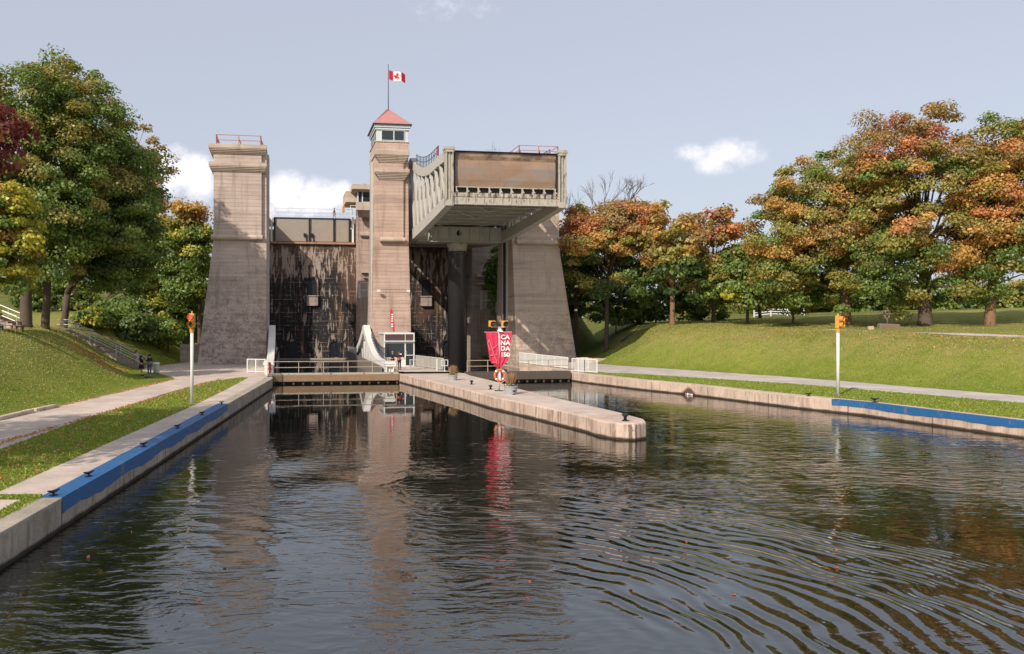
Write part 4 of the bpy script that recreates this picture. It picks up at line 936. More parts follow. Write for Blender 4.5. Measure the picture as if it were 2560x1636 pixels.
# ------------------------------------------------------------------ bollards, cleats, planters
def cleat(loc, rz, lab, sc=1.0, group='black cleats along the left canal wall'):
    t = thing('cleat', lab, 'cleat', loc, rz, group=group)
    q = MB().box(-.16*sc,.16*sc,-.10*sc,.10*sc,0,.03); q.lathe((0,0,0), [(.07*sc,.02),(.055*sc,.14*sc),(.1*sc,.2*sc)], 10); part('base', q, 'black', t, local=True)
    q = MB().tube([(-.30*sc,0,.25*sc),(-.12*sc,0,.2*sc),(.12*sc,0,.2*sc),(.30*sc,0,.25*sc)], [.03*sc,.06*sc,.06*sc,.03*sc], 8); part('horns', q, 'black', t, local=True)
    return t
for i, (px, py, lab) in enumerate([(145,1240,'nearest black cleat, at the near end of the blue painted edge'), (238.6,1192,'second nearest black cleat on the left blue edge'), (368,1117,'third black cleat from the camera on the left blue edge'),
    (452,1071,'fourth black cleat from the camera on the left blue edge'), (514,1037.5,'fifth black cleat, second from the far end of the left blue edge'), (561.5,1011,'farthest black cleat, at the far end of the left blue edge')]):
    q = gpt(px, py, .85); x_ = float(lerp(q[1], WL))-.3; cleat((x_, q[1], .852), R(60), lab, .6)
q = gpt(2057, 990.5, .81); cleat((float(lerp(q[1], WR))+.5, q[1], .81), R(10), 'black cleat left of the white signal pole on the right blue edge', .75, 'black cleats along the right canal wall')
q = gpt(2240, 1006, .81); cleat((float(lerp(q[1], WR))+.5, q[1], .81), R(10), 'black cleat on the right blue edge, right of the white signal pole', .9, 'black cleats along the right canal wall')
def bollard(px, py, lab, sc=1.0):
    q = gpt(px, py, .806); t = thing('bollard', lab, 'bollard', q, group='black bollards on the pier')
    part('base_plate', MB().lathe((0,0,0), [(.24*sc,0),(.24*sc,.03),(.14*sc,.05)], 14), 'black', t, local=True)
    part('post', MB().lathe((0,0,0), [(.12*sc,.04),(.1*sc,.2*sc),(.13*sc,.3*sc),(.22*sc,.36*sc),(.24*sc,.42*sc),(.16*sc,.48*sc),(.03,.52*sc)], 14), 'black', t, smooth=True, local=True)
bollard(1139.5, 951, 'small black bollard in front of the dry grass planter nearest the lock', .62)
bollard(1179, 961.5, 'small black bollard between the far planter and the banner pole, farther of two', .62)
bollard(1226.5, 974, 'small black bollard just left of the banner pole', .62)
bollard(1284, 987, 'small black bollard in front of the flower planter by the banner pole', .6)
bollard(1563, 1052.5, 'large black bollard alone at the rounded nose of the pier', .7)
def planter(px, py, w_, h_, lab, gh, flowers):
    q = gpt(px, py, .806); t = thing('planter', lab, 'planter', q, group='round grey planters on the pier')
    r_ = w_/2
    part('tub', MB().lathe((0,0,0), [(r_*.88,0),(r_,h_),(r_*1.03,h_),(r_*.93,h_),(r_*.9,h_-.05)], 20), 'planter', t, smooth=False, local=True)
    part('tub_rim', MB().lathe((0,0,0), [(r_*1.0,h_-.06),(r_*1.06,h_-.06),(r_*1.06,h_+.015),(r_*.98,h_+.015)], 20), 'planter', t, local=True)
    rr = random.Random(int(px)); m_ = MB()
    for i in range(220):
        a = rr.uniform(0, 6.28); rad = rr.uniform(0, r_*.4); l = gh*rr.uniform(.5, 1); b0 = Vector((math.cos(a)*rad, math.sin(a)*rad, h_-.05)); tip = b0+Vector((math.cos(a)*rr.uniform(.05,.38)*gh, math.sin(a)*rr.uniform(.05,.38)*gh, l))
        mid = b0.lerp(tip, .6)+Vector((0,0,.06)); sd_ = Vector((-math.sin(a), math.cos(a), 0))*.012
        m_.add([b0-sd_, b0+sd_, mid+sd_*1.2, tip, mid-sd_*1.2], [(0,1,2,3,4)])
    part('dry_grass', m_, 'straw', t, local=True)
    gg = MB(); wf = MB()
    for i in range(260 if flowers else 130):
        a = rr.uniform(0, 6.28); rad = rr.uniform(.4, 1.1)*r_; c = Vector((math.cos(a)*rad, math.sin(a)*rad, h_+rr.uniform(-.02,.16))); n_ = Vector((rr.gauss(0,1), rr.gauss(0,1), 1)).normalized(); e1 = n_.orthogonal().normalized()*.035; e2 = n_.cross(e1)
        (wf if flowers and rr.random() < .2 else gg).add([c-e1, c-e2, c+e1, c+e2], [(0,1,2,3)])
    part('leaves', gg, leafgreen, t, local=True)
    if wf.v: part('white_flowers', wf, 'txtwhite', t, local=True)
leafgreen = paint('planter_leaves', (.10, .14, .03), .8, .2, bump=0)
planter(1132, 951, .72, .40, 'grey round planter with upright dry grass on the pier near the lock', .95, False)
planter(1277, 986, .86, .52, 'grey round planter with dry grass and white flowers right of the banner pole', 1.05, True)
# ------------------------------------------------------------------ banner pole
B = gpt(1247, 978, .8); bx, by = B[0], B[1]; sc = by/2000
t = thing('sign_pole', 'white pole on the pier carrying two yellow signal boxes above a red banner', 'sign pole', (bx, by, .8))
part('pole', MB().tube([(bx,by,.8),(bx,by,5.0)], .075, 14), 'white', t, True)
part('base_plate', MB().box(bx-.28,bx+.28,by-.2,by+.2,.8,.84), 'black', t)
q = MB(); q.box(bx-.5, bx+.55, by-.1, by+.1, 5.12, 5.16); q.tube([(bx,by,5.0),(bx,by,5.13)], .05, 8); part('cross_arm', q, 'white', t)
q = MB(); q.add([(bx-.12,by-.25,4.86),(bx+.28,by-.3,4.80),(bx+.3,by+.1,4.86),(bx-.1,by+.1,4.95),(bx-.02,by-.1,5.1),(bx+.1,by,5.1)], [(0,1,5,4),(1,2,5),(2,3,4,5),(3,0,4),(3,2,1,0)]); part('lamp', q, 'white', t)
q = MB(); q.bar((bx-1.0,by+.02,4.80), (bx+.88,by+.02,4.82), .035); part('banner_arm', q, 'galv', t)
for s_, lab, arrow in ((-.465, 'left', 1), (.395, 'right', 0)):
    x0 = bx+s_
    h = thing('signal_box', 'yellow square signal box with a dark lens, %s of the pair above the banner' % lab, 'signal light', (x0, by, 5.16), group='yellow signal boxes on the banner pole')
    part('housing', MB().box(x0-.23, x0+.23, by-.12, by+.12, 5.16, 5.58), 'yellow', h, bevel=.02)
    q = MB(); q.tube([(x0+.06, by-.125, 5.35), (x0+.06, by-.16, 5.35)], .175, 20); ln = part('lens', q, 'lens_dark', h)
    q = MB(); q.tube([(x0+.06, by-.12, 5.35), (x0+.06, by-.34, 5.35)], .19, 20, caps=False); part('visor', q, 'yellow', h)
    if arrow: part('slash', MB().bar((x0-.07, by-.17, 5.33), (x0+.17, by-.17, 5.38), .05, .02), 'yellow', ln)
# banner: two halves gathered at a knot
bn = thing('banner', 'red banner reading CANADA 150, gathered to a knot on the white pole', 'banner', (bx, by-.1, 2.35))
ztop, zk = 4.80, 2.35
def halfw(v_, outer):   # v 0 top .. 1 knot
    return outer*(1-.0*v_)*(1-v_**2.0*.0)*max(.03, (1-.30*v_/.75) if v_ < .75 else (.70*(1-((v_-.75)/.25)**1.3)+.03))
def bpt(u_, v_, side):
    o_ = halfw(v_, .90); i_ = .06*(1-v_)+.015; x_ = side*(i_+(o_-i_)*u_)
    fold = .035*math.sin(u_*14+v_*2)*(.25+v_*1.2)
    return Vector((bx+x_, by-.11-fold-.03*(1-abs(u_-.5)), ztop-(ztop-zk)*v_))
def bhalf(side):
    q = MB(); nu, nv = 16, 26
    for j in range(nv+1):
        for i in range(nu+1): q.v.append(tuple(bpt(i/nu, j/nv, side)))
    for j in range(nv):
        for i in range(nu):
            a = j*(nu+1)+i; q.f.append((a, a+1, a+nu+2, a+nu+1))
    return q
for sd_ in (-1, 1): part('cloth', bhalf(sd_), 'banner', bn, True)
part('knot', MB().ball((bx, by-.12, zk), .09, 10), 'black', bn)
# pink facet lines of the half leaf on the left half
def toU(px, py): return ((px-1247)*sc, CAMZ-(py-805)*sc)
lines = [((1221,847),(1241,905)), ((1221,847),(1219,860)), ((1230,873),(1242,863)), ((1224,889),(1242,886)), ((1228,907),(1237,905)), ((1237,905),(1243,909)), ((1219,860),(1225,877))]
q = MB()
for a, b_ in lines:
    (xa, za), (xb, zb) = toU(*a), toU(*b_)
    q.bar((bx+xa, by-.215, za), (bx+xb, by-.215, zb), .055, .01, up=(0,1,0))
part('leaf_outline', q, 'pinkline', bn)
def text_mesh(txt, size, align='LEFT', bold=.02):
    cu = bpy.data.curves.new('txt', 'FONT'); cu.body = txt; cu.size = size; cu.align_x = align; cu.offset = bold; cu.extrude = .004; cu.resolution_u = 2
    ob = bpy.data.objects.new('tmp', cu); COL.objects.link(ob); dg = bpy.context.evaluated_depsgraph_get(); dg.update()
    me = bpy.data.meshes.new_from_object(ob.evaluated_get(dg)); bpy.data.objects.remove(ob); return me
def lettering(name, txt, size, x_, z_, parent, xs=1.0, bold=.02):
    me = text_mesh(txt, size, 'LEFT', bold); me.transform(Matrix.Diagonal((xs,1,1,1))); me.transform(Matrix.Rotation(R(90), 4, 'X')); me.transform(Matrix.Translation(Vector((x_, by-.215, z_))-OFF[parent]))
    me.materials.clear(); me.materials.append(M['txtwhite']); o = bpy.data.objects.new(name, me); COL.objects.link(o); o.parent = parent; OFF[o] = OFF[parent]; return o
for txt, x0, yb in (('CA', 1250.6, 848), ('NA', 1250.6, 862.5), ('DA', 1250.8, 876.5), ('15', 1250.8, 891.5)):
    xa, za = toU(x0, yb); lettering('lettering', txt, .41, bx+xa, za, bn, 1.08 if txt != '15' else .92, .016)
xa, za = toU(1269, 887); q = MB().tube([(bx+xa, by-.21, za), (bx+xa, by-.22, za)], .145, 20); part('leaf_zero', q, 'txtwhite', bn)
q = leafmesh(lambda x_, y_: (bx+xa+.02+x_*.12, by-.228, za+y_*.17)); part('leaf_zero_mark', q, 'banner', bn)
# lifebuoy
lz = CAMZ-(938-805)*sc; lx = bx+.04
lb = thing('lifebuoy', 'orange and white lifebuoy hung on the white pole below the red banner', 'lifebuoy', (lx, by-.14, lz))
q = MB(); n = 28
q.tube([(lx+.33*math.cos(2*math.pi*i/n), by-.17, lz+.37*math.sin(2*math.pi*i/n)) for i in range(n+1)], .075, 10, caps=False); part('ring', q, 'buoy', lb, True)
for a0 in (45, 135, 225, 315):
    q = MB().tube([(lx+.33*math.cos(R(a0+d_)), by-.17, lz+.37*math.sin(R(a0+d_))) for d_ in (-8,-3,3,8)], .082, 10); part('band', q, 'txtwhite', lb, True)
q = MB().tube([(lx+.44*math.cos(R(a_)), by-.2, lz-.04+.48*math.sin(R(a_))) for a_ in range(-100, 60, 12)], .012, 5); part('rope', q, 'txtwhite', lb)
part('float_line', MB().lathe((lx+.02, by-.2, lz-.2), [(.03,-.15),(.07,0),(.05,.3),(.02,.45)], 10), 'txtwhite', lb)
# ------------------------------------------------------------------ signal poles
def signal(px, py, ztop, lab, rot, s=1.0):
    q0 = gpt(px, py, .8); x0, y0 = q0[0], q0[1]
    t = thing('traffic_signal', lab, 'signal light', (x0, y0, .8), rot, group='yellow lock signals on white poles')
    hp = ztop-.8; zb = hp-1.0
    part('pole', MB().tube([(0,0,0),(0,0,hp-.95)], .095, 14), 'white', t, True, local=True)
    part('base_plate', MB().lathe((0,0,0), [(.2,0),(.2,.04),(.13,.1)], 12), 'stone', t, local=True)
    part('collar', MB().lathe((0,0,zb+.0), [(.13,-.12),(.13,.12)], 12), 'yellow', t, local=True)
    hd = part('housing', MB().box(-.165,.165,-.12,.12,zb+.14,zb+.95), 'yellow', t, local=True, bevel=.03)
    part('cap', MB().lathe((0,0,zb+.95), [(.06,0),(.04,.12),(.01,.15)], 8), 'yellow', t, local=True)
    for z_, mt, nm in ((zb+.73,'redlamp','lens'), (zb+.34,'lens_dark','lens')):
        part(nm, MB().tube([(0,-.14,z_),(0,-.165,z_)], .135, 18), mt, hd, local=True)
        part('visor', MB().tube([(0,-.14,z_),(0,-.36,z_+.02)], .165, 18, caps=False), 'yellow', hd, local=True)
signal(480, 1010.5, 6.02, 'yellow signal with a lit red lens on a tall white pole, left bank', R(-8))
signal(2095, 988.5, 5.95, 'yellow signal with a red lens on a tall white pole on the right bank', R(38))
# ------------------------------------------------------------------ trees
PAL = dict(dk=(.08,.12,.032), gr=(.14,.205,.042), md=(.21,.285,.06), ol=(.33,.29,.065), yl=(.52,.48,.06), br=(.38,.26,.09), og=(.58,.34,.09), or2=(.62,.28,.10), rd=(.46,.19,.10), mr=(.26,.06,.05))
def leafmesh_np(name, C, Rr, ncount, size, cols, rng, flat=.55, centre=None, jit=.22):
    """C clump centres (n,3), Rr radii, ncount leaves per clump"""
    n = len(C); idx = np.repeat(np.arange(n), ncount); N = len(idx)
    d = rng.normal(size=(N,3)); d /= np.linalg.norm(d, axis=1)[:,None]; rad = rng.random(N)**.45
    off = d*rad[:,None]*Rr[idx][:,None]; off[:,2] *= flat
    off[:,2] -= .25*Rr[idx]*(off[:,0]**2+off[:,1]**2)/(Rr[idx]**2)
    p = C[idx]+off
    nrm = d*.8+np.array([0,0,.45])+rng.normal(size=(N,3))*.6
    if centre is not None:
        oc = p-centre; oc /= np.linalg.norm(oc, axis=1)[:,None]+1e-6; nrm += oc*.7
    nrm /= np.linalg.norm(nrm, axis=1)[:,None]
    a = np.cross(nrm, rng.normal(size=(N,3))); a /= np.linalg.norm(a, axis=1)[:,None]; b_ = np.cross(nrm, a)
    sz = size*(.6+.8*rng.random(N))[:,None]
    V = np.empty((N,5,3)); V[:,0] = p-a*sz*.55; V[:,1] = p-b_*sz*.42-a*sz*.05; V[:,2] = p+a*sz*.35-b_*sz*.22; V[:,3] = p+a*sz*.62+nrm*sz*.12; V[:,4] = p+b_*sz*.45
    V = V.reshape(-1,3); F = np.arange(N*5)
    me = bpy.data.meshes.new(name); me.vertices.add(N*5); me.vertices.foreach_set('co', V.astype(np.float32).ravel())
    me.loops.add(N*5); me.loops.foreach_set('vertex_index', F.astype(np.int32)); me.polygons.add(N)
    me.polygons.foreach_set('loop_start', np.arange(0, N*5, 5, dtype=np.int32))
    me.update(calc_edges=True)
    cc = cols[idx]*(1+rng.normal(size=(N,1))*jit)*(1+rng.normal(size=(N,3))*.07); cc = np.clip(cc, .005, .9)
    at = me.attributes.new('leafcol', 'FLOAT_COLOR', 'POINT'); c4 = np.ones((N*5,4), np.float32); c4[:,:3] = np.repeat(cc, 5, axis=0); at.data.foreach_set('color', c4.ravel())
    me.materials.append(M['leaf']); return me
def smooth_noise(P3, rng, k=3):
    s = np.zeros(len(P3))
    for i in range(k):
        f = rng.normal(size=3)*(.35*(i+1)); s += np.sin(P3@f+rng.random()*6.28)/(i+1)
    return s/1.6
def tree(lab, x, y, tr_, cc, rr_, nc, nl, size, colf, seed, crad=(1.0,1.9), bark='bark', name='maple_tree', hollow=.35, group=None, zb=None, limbs=46, flat=.5, lump=.22, skirt=-.85, boxy=2.5):
    rng = np.random.default_rng(seed); rnd = random.Random(seed)
    z0 = gz(x, y)-.05 if zb is None else zb
    t = thing(name, lab, 'tree', (x, y, z0), group=group)
    cc = np.array(cc, float); rr_ = np.array(rr_, float)
    D = rng.normal(size=(nc*3,3)); D /= (np.abs(D)**boxy).sum(axis=1)[:,None]**(1/boxy); D = D[D[:,2] > skirt][:nc]
    rad = (hollow+(1-hollow)*rng.random(len(D))**.6)
    lum = 1+lump*smooth_noise(D*4, rng, 4)
    # dome shape: lower half boxier
    C = cc+D*rr_*(rad*lum)[:,None]
    cr_ = rng.uniform(crad[0], crad[1], len(C))
    h = (C[:,2]-(cc[2]-rr_[2]))/(2*rr_[2])
    mixv = smooth_noise((C-cc)*.55, rng, 4)
    cols = np.array([colf(hh, mm, rnd.random(), (C[i]-cc)/rr_) for i, (hh, mm) in enumerate(zip(h, mixv))])
    me = leafmesh_np('crown', C, cr_, nl, size, cols, rng, flat, centre=cc)
    me.transform(Matrix.Translation((-x,-y,-z0)))
    o = bpy.data.objects.new('crown', me); COL.objects.link(o); o.parent = t; OFF[o] = OFF[t]
    q = MB(); fork = z0+max(1.2, (cc[2]-rr_[2]-z0)+rr_[2]*.25); top = Vector((cc[0], cc[1], cc[2]+rr_[2]*.55))
    b0 = Vector((x, y, z0)); f0 = Vector((x+(cc[0]-x)*.07, y+(cc[1]-y)*.07, fork))
    q.tube([b0-Vector((0,0,.3)), b0+Vector((0,0,.35)), b0.lerp(f0, .5), f0], [tr_*1.55, tr_*1.08, tr_*.95, tr_*.9], 12)
    q.tube([f0, f0.lerp(top, .45)+Vector((rnd.uniform(-.4,.4), rnd.uniform(-.4,.4), 0)), top], [tr_*.85, tr_*.45, tr_*.1], 8)
    sel = rng.choice(len(C), min(limbs, len(C)), replace=False)
    for i in sel:
        e = Vector(C[i]); hh = rnd.uniform(0, .55); s_ = f0.lerp(top, hh) if e.z > fork+1.5 else f0
        md = s_.lerp(e, .5)+Vector((0, 0, (e-s_).length*.10)); r0 = tr_*(.42-.4*hh)*rnd.uniform(.6, 1.1)
        q.tube([s_, md, e], [r0, r0*.55, .03], 6)
    part('trunk', q, bark, t, True)
    return t
def mixpal(rules):
    """rules: function(h, m, r) -> palette name"""
    def f(h, m, r, d): return PAL[rules(h, m, r, d)]
    return f
def c_maple_green(h, m, r, d):
    if h > .8 and m > .55: return 'br'
    return 'ol' if r < .16+.25*(h > .5) else ('md' if r < .68 else 'gr')
def c_green_dark(h, m, r, d): return 'dk' if r < .15 else ('gr' if r < .6 else 'md')
def c_orange(h, m, r, d):
    if h > .76 and m > .25: return 'rd' if r < .2 else ('or2' if r < .4 else 'br')
    if m > .8: return 'or2' if r < .2 else 'og'
    if h < .3 and r < .5: return 'gr' if r < .35 else 'md'
    return 'og' if r < .24 else ('br' if r < .38 else ('ol' if r < .80 else 'md'))
def c_mixed_red(h, m, r, d):
    if h > .62 and (m > -.1): return 'rd' if r < .35 and d[0] < .1 else ('or2' if r < .55 else 'br')
    if h > .45: return 'ol' if r < .5 else ('br' if r < .75 else 'og')
    return 'gr' if r < .5 else ('ol' if r < .7 else 'dk')
def c_bright(h, m, r, d): return 'md' if r < .45 else ('gr' if r < .75 else ('yl' if r < .86 else 'ol'))
def c_yellowgreen(h, m, r, d):
    if h > .55 and m > .2: return 'or2' if r < .3 else 'og'
    return 'yl' if r < .5 else ('md' if r < .9 else 'og')
def c_leftgap(h, m, r, d): return ('og' if r < .4 else 'ol') if h > .72 and m > -.2 else ('md' if r < .6 else ('yl' if r < .75 else 'gr'))
def c_red(h, m, r, d): return 'mr' if r < .6 else 'rd'
def c_brown(h, m, r, d): return 'br' if r < .6 else ('ol' if r < .85 else 'og')
def c_olive(h, m, r, d): return 'ol' if r < .5 else ('md' if r < .8 else ('og' if m > .4 else 'gr'))
def TP(px, Y): return (px-1025)/2000*Y
def ZP(py, Y): return CAMZ-(py-805)*Y/2000
def T(lab, px, Y, tw, cpx, ytop, ybot, wpx, nc, nl, sz, colf, seed, cY=None, dep=None, **kw):
    """crown given by its picture box at depth cY"""
    cY = cY or Y; zt = ZP(ytop, cY); zb_ = ZP(ybot, cY); rx = wpx/2000*cY/2; rz = (zt-zb_)/2
    return tree(lab, TP(px, Y), Y, tw, (TP(cpx, cY), cY, (zt+zb_)/2), (rx*.93, dep or rx*.95, rz*.93), nc, nl, sz, mixpal(colf), seed, **kw)
T('huge green maple with the thickest trunk, towering over the picnic table', 65, 69, .48, 70, 120, 780, 430, 320, 260, .21, c_maple_green, 1, dep=5.8, cY=70, crad=(1.0,1.8), hollow=.45)
T('big green maple, second trunk from the left, behind the thickest trunk', 113, 74, .36, 205, 145, 780, 330, 300, 230, .22, c_maple_green, 2, cY=75, dep=5.5, crad=(1.0,1.8), hollow=.45)
T('dark green maple, third trunk from the left, its crown reaching over the hillside stairs', 160, 84, .36, 285, 330, 805, 260, 220, 160, .27, c_green_dark, 3, cY=80, dep=6, crad=(1.0,1.9))
T('rust brown autumn maple rising behind the dark green maple of the left bank', 225, 110, .34, 345, 330, 800, 190, 150, 120, .34, c_brown, 4, cY=113, dep=5, crad=(1.0,1.9))
T('small green maple in the shade at the end of the left row of trunks', 240, 100, .25, 395, 540, 808, 150, 110, 100, .34, c_bright, 5, cY=108, dep=5, crad=(1.0,1.9))
T('green and orange maple standing directly left of the left lock tower', 500, 104, .30, 470, 468, 805, 150, 130, 140, .30, c_leftgap, 6, cY=103, dep=3.6, crad=(1.1,2.0))
T('bright green tree on the shaded hillside between the rust brown maple and the left tower', 430, 128, .25, 440, 600, 800, 170, 110, 110, .42, c_bright, 7, cY=128, dep=5, crad=(1.2,2.2))
T('near yellow green maple with orange tips leaning in from the left edge', -90, 59, .30, -8, 435, 790, 240, 170, 170, .22, c_yellowgreen, 8, cY=59, dep=2.8, crad=(.7,1.2))
T('dark red maple whose boughs reach into the picture at the upper left edge', -330, 30, .3, -165, 225, 440, 340, 130, 110, .18, c_red, 9, cY=30, dep=2.6, crad=(.5,.95), zb=4.5, hollow=.2)
# right bank
T('tall maple with red and orange top right behind the right lock tower', 1516, 98, .26, 1535, 460, 785, 260, 230, 210, .24, c_mixed_red, 11, dep=6, crad=(1.0,1.8))
T('red and green maple close to the right lock tower', 1440, 106, .26, 1445, 480, 790, 130, 110, 90, .36, c_mixed_red, 12, dep=5, crad=(1.0,1.8))
T('slender maple with a pale straight trunk and sparse reddish top', 1681, 92, .29, 1680, 505, 780, 160, 100, 80, .34, c_mixed_red, 13, dep=4, bark='bark_l', crad=(.8,1.5), hollow=.2)
T('maple with a rounded rust red top, fourth from the right tower', 1783, 97, .2, 1785, 520, 775, 150, 105, 90, .34, c_mixed_red, 14, dep=4.5, crad=(.9,1.7))
T('small round bright green maple beside the rust red topped maple', 1868.7, 88, .17, 1870, 600, 785, 190, 120, 130, .28, c_bright, 15, dep=4, crad=(.8,1.5))
T('olive green maple filling the gap behind the small bright green maple', 1900, 104, .2, 1865, 585, 780, 240, 130, 90, .36, c_olive, 16, dep=4, crad=(1.0,1.8))
T('thin young maple with orange leaves at the left foot of the big orange maple', 1983, 84, .11, 1975, 580, 795, 180, 100, 110, .28, c_orange, 17, dep=3, crad=(.7,1.3))
T('big orange autumn maple with a tan flared trunk behind the right signal pole', 2116, 80, .43, 2085, 360, 800, 400, 330, 260, .195, c_orange, 18, dep=6.5, bark='bark_l', crad=(.9,1.7))
T('broad orange maple with a dark thick trunk beside the carved wooden sculpture', 2313, 75, .55, 2285, 285, 795, 390, 330, 260, .195, c_orange, 19, dep=6, crad=(.9,1.7), hollow=.4)
T('green and orange maple with a straight trunk at the right edge of the picture', 2474, 72, .42, 2550, 238, 800, 360, 300, 260, .195, c_orange, 20, dep=5.5, bark='bark_l', crad=(.9,1.7), hollow=.4)
# shrub mass / dark thicket behind the right row, one thing each
for i, (px, Y, w_, yt, lab) in enumerate([(1430, 112, 130, 650, 'dark green shrub tight against the right lock tower'), (1540, 112, 160, 670, 'dark shrub behind the red topped maple trunk'), (1640, 110, 150, 670, 'dark shrub left behind the slender pale trunk'),
                             (1745, 112, 150, 680, 'dark shrub between the slender maple and the rust red maple')]):
    T(lab, px, Y, .08, px, yt, 815, w_, 70, 90, .34, c_green_dark, 40+i, dep=3, crad=(.8,1.4), name='shrub', zb=gz(TP(px, Y), Y), skirt=-1, limbs=10)
for i, (px, Y, w_, yt, lab) in enumerate([(1190, 122, 110, 560, 'green tree seen through the gap beneath the raised chamber'), (1243, 111, 60, 600, 'green bush tree growing against the right abutment stair')]):
    T(lab, px, Y, .1, px, yt, 800, w_, 70, 80, .3, c_green_dark, 50+i, dep=2.5, crad=(.7,1.3), name='tree', zb=4, skirt=-1, limbs=12)
for i, (px, Y, w_, yt, yb, lab) in enumerate([(300, 96, 120, 745, 812, 'dark green shrub on the shaded hillside above the left stairs'), (385, 104, 120, 742, 812, 'green shrub on the shaded hillside, right of the one above the stairs'), (455, 106, 90, 770, 830, 'green shrub on the hillside next to the left tower'), (180, 110, 150, 690, 800, 'olive shrub behind the row of left trunks'), (90, 108, 130, 700, 795, 'olive shrub between the first two left trunks'), (235, 88, 90, 775, 812, 'low green shrub between the left trunks and the hill stairs'), (340, 92, 110, 775, 850, 'low dark shrub on the slope right behind the stair railing'), (420, 96, 90, 790, 860, 'low dark shrub on the slope beside the retaining wall')]):
    T(lab, px, Y, .07, px, yt, yb, w_, 55, 90, .3, c_bright if i % 2 else c_green_dark, 60+i, dep=2.5, crad=(.7,1.3), name='shrub', zb=gz(TP(px, Y), Y), skirt=-1, limbs=8)
for i, (px, w_, yt, lab) in enumerate([(1930, 150, 700, 'distant green tree beyond the lawn, left of the big orange maple trunk'), (2050, 150, 690, 'distant olive tree beyond the lawn, just left of the tan flared trunk'), (2180, 160, 700, 'distant green tree beyond the lawn behind the carved sculpture'),
        (2250, 130, 690, 'distant olive tree beyond the lawn between sculpture and dark thick trunk'), (2390, 170, 695, 'distant green tree beyond the lawn between the last two trunks'), (2540, 170, 690, 'distant green tree beyond the lawn at the right edge')]):
    T(lab, px, 165+i % 2*8, .2, px, yt, 792, w_, 80, 70, .55, c_olive if i % 2 else c_green_dark, 80+i, dep=5, crad=(1.2,2.2), name='tree', skirt=-1, limbs=8, group='distant trees beyond the lawn')
# off-frame trees along the left bank which shade the path and mirror in the water
tree('green maple on the left bank just outside the picture, shading the near path', -24, 21, .4, (-23.5, 21, 13), (6, 7, 7.5), 190, 110, .26, mixpal(c_maple_green), 30, crad=(.9,1.7))
0 and tree('green maple on the left bank before the yellow green maple, outside the picture', -31, 47, .4, (-31, 50, 15), (5.5, 6, 9), 190, 100, .28, mixpal(c_maple_green), 31, crad=(.9,1.7))
# bare trees
def bare(lab, px, Y, ytop, ybase, seed, spread=.35, leafy=False):
    rnd = random.Random(seed); x = TP(px, Y); zt = ZP(ytop, Y); zb_ = ZP(ybase, Y); t = thing('bare_tree', lab, 'tree', (x, Y, zb_)); q = MB()
    H = zt-zb_
    def br(p, d, L, r_, k):
        e = p+d*L; md = p.lerp(e, .5)+Vector((rnd.gauss(0,.04), rnd.gauss(0,.04), .03))*L; q.tube([p, md, e], [r_, r_*.75, r_*.5], 4, caps=False)
        if k <= 0: return
        for i in range(rnd.choice((2,3,3))):
            dd = (d+Vector((rnd.gauss(0,spread), rnd.gauss(0,spread), rnd.uniform(-.05,.3)))).normalized(); br(p.lerp(e, rnd.uniform(.55, 1)), dd, L*rnd.uniform(.6,.85), r_*.6, k-1)
    br(Vector((x, Y, zb_)), Vector((rnd.gauss(0,.05), 0, 1)), H*.36, .16, 5); part('trunk', q, 'bark', t)
    return t
bare('bare grey tree behind the right end of the raised chamber', 1440, 118, 440, 700, 1)
bare('bare leafless tree sticking up above the red maple, left of the leafy tuft', 1495, 116, 420, 640, 2)
bare('bare tree with dark twigs topping the tall red and orange maple', 1570, 114, 415, 560, 3, .45)
bare('bare tree tip showing above the top of the raised chamber', 1213, 140, 362, 560, 4, .4)
bare('bare twiggy tree between the slender maple and the rust red topped maple', 1745, 100, 600, 780, 5, .4)
# distant tree line: far wood reading as one mass
rng = np.random.default_rng(77); C = []; 
for i in range(900):
    a = rng.random(); X_ = -260+a*560; Y_ = 300+rng.random()*90; zz = 6+rng.random()**.7*9*(1.2+.3*math.sin(X_*.05)); C.append((X_, Y_, zz))
C = np.array(C); me = leafmesh_np('distant_wood', C, rng.uniform(3, 6, len(C)), 40, 1.6, np.array([PAL['gr'] if rng.random() < .6 else PAL['ol'] for _ in C])*.9, rng, .7)
o = bpy.data.objects.new('distant_wood', me); COL.objects.link(o); o['label'] = 'distant belt of woodland beyond the park'; o['category'] = 'wood'; o['kind'] = 'stuff'
# leaf litter on the grass strip and slope, floating leaves
rng = np.random.default_rng(5); P_ = []
for i in range(1500):
    yv = 18+rng.random()**2.0*45; a = float(lerp(yv, pn)); b_ = float(lerp(yv, inner)); u_ = rng.random(); P_.append((a+(b_-a)*u_, yv, .83))
for i in range(1500):
    yv = 30+rng.random()*36; P_.append((float(lerp(yv, pf))+rng.normal()*.12+rng.choice([0, 3.8]), yv, .83))
for i in range(1400):
    yv = 62+rng.random()*14; xv = -26.5-rng.random()*4+(76-yv)*.25; P_.append((xv, yv, float(hz(xv, yv, -1))+.05))
for i in range(1500):
    yv = 50+rng.random()*40; xv = float(lerp(yv, BR))+5+rng.random()*5; P_.append((xv, yv, float(hz(xv, yv, 1))+.05))
P_ = np.array(P_); me = leafmesh_np('fallen_leaves', P_, np.full(len(P_), .03), 1, .10, np.array([PAL['or2'] if rng.random() < .5 else (.45,.28,.16) for _ in P_])*1.1, rng, .3)
o = bpy.data.objects.new('fallen_leaves', me); COL.objects.link(o); o['label'] = 'fallen orange leaves scattered over the grass and path edges'; o['category'] = 'leaves'; o['kind'] = 'stuff'
P_ = []
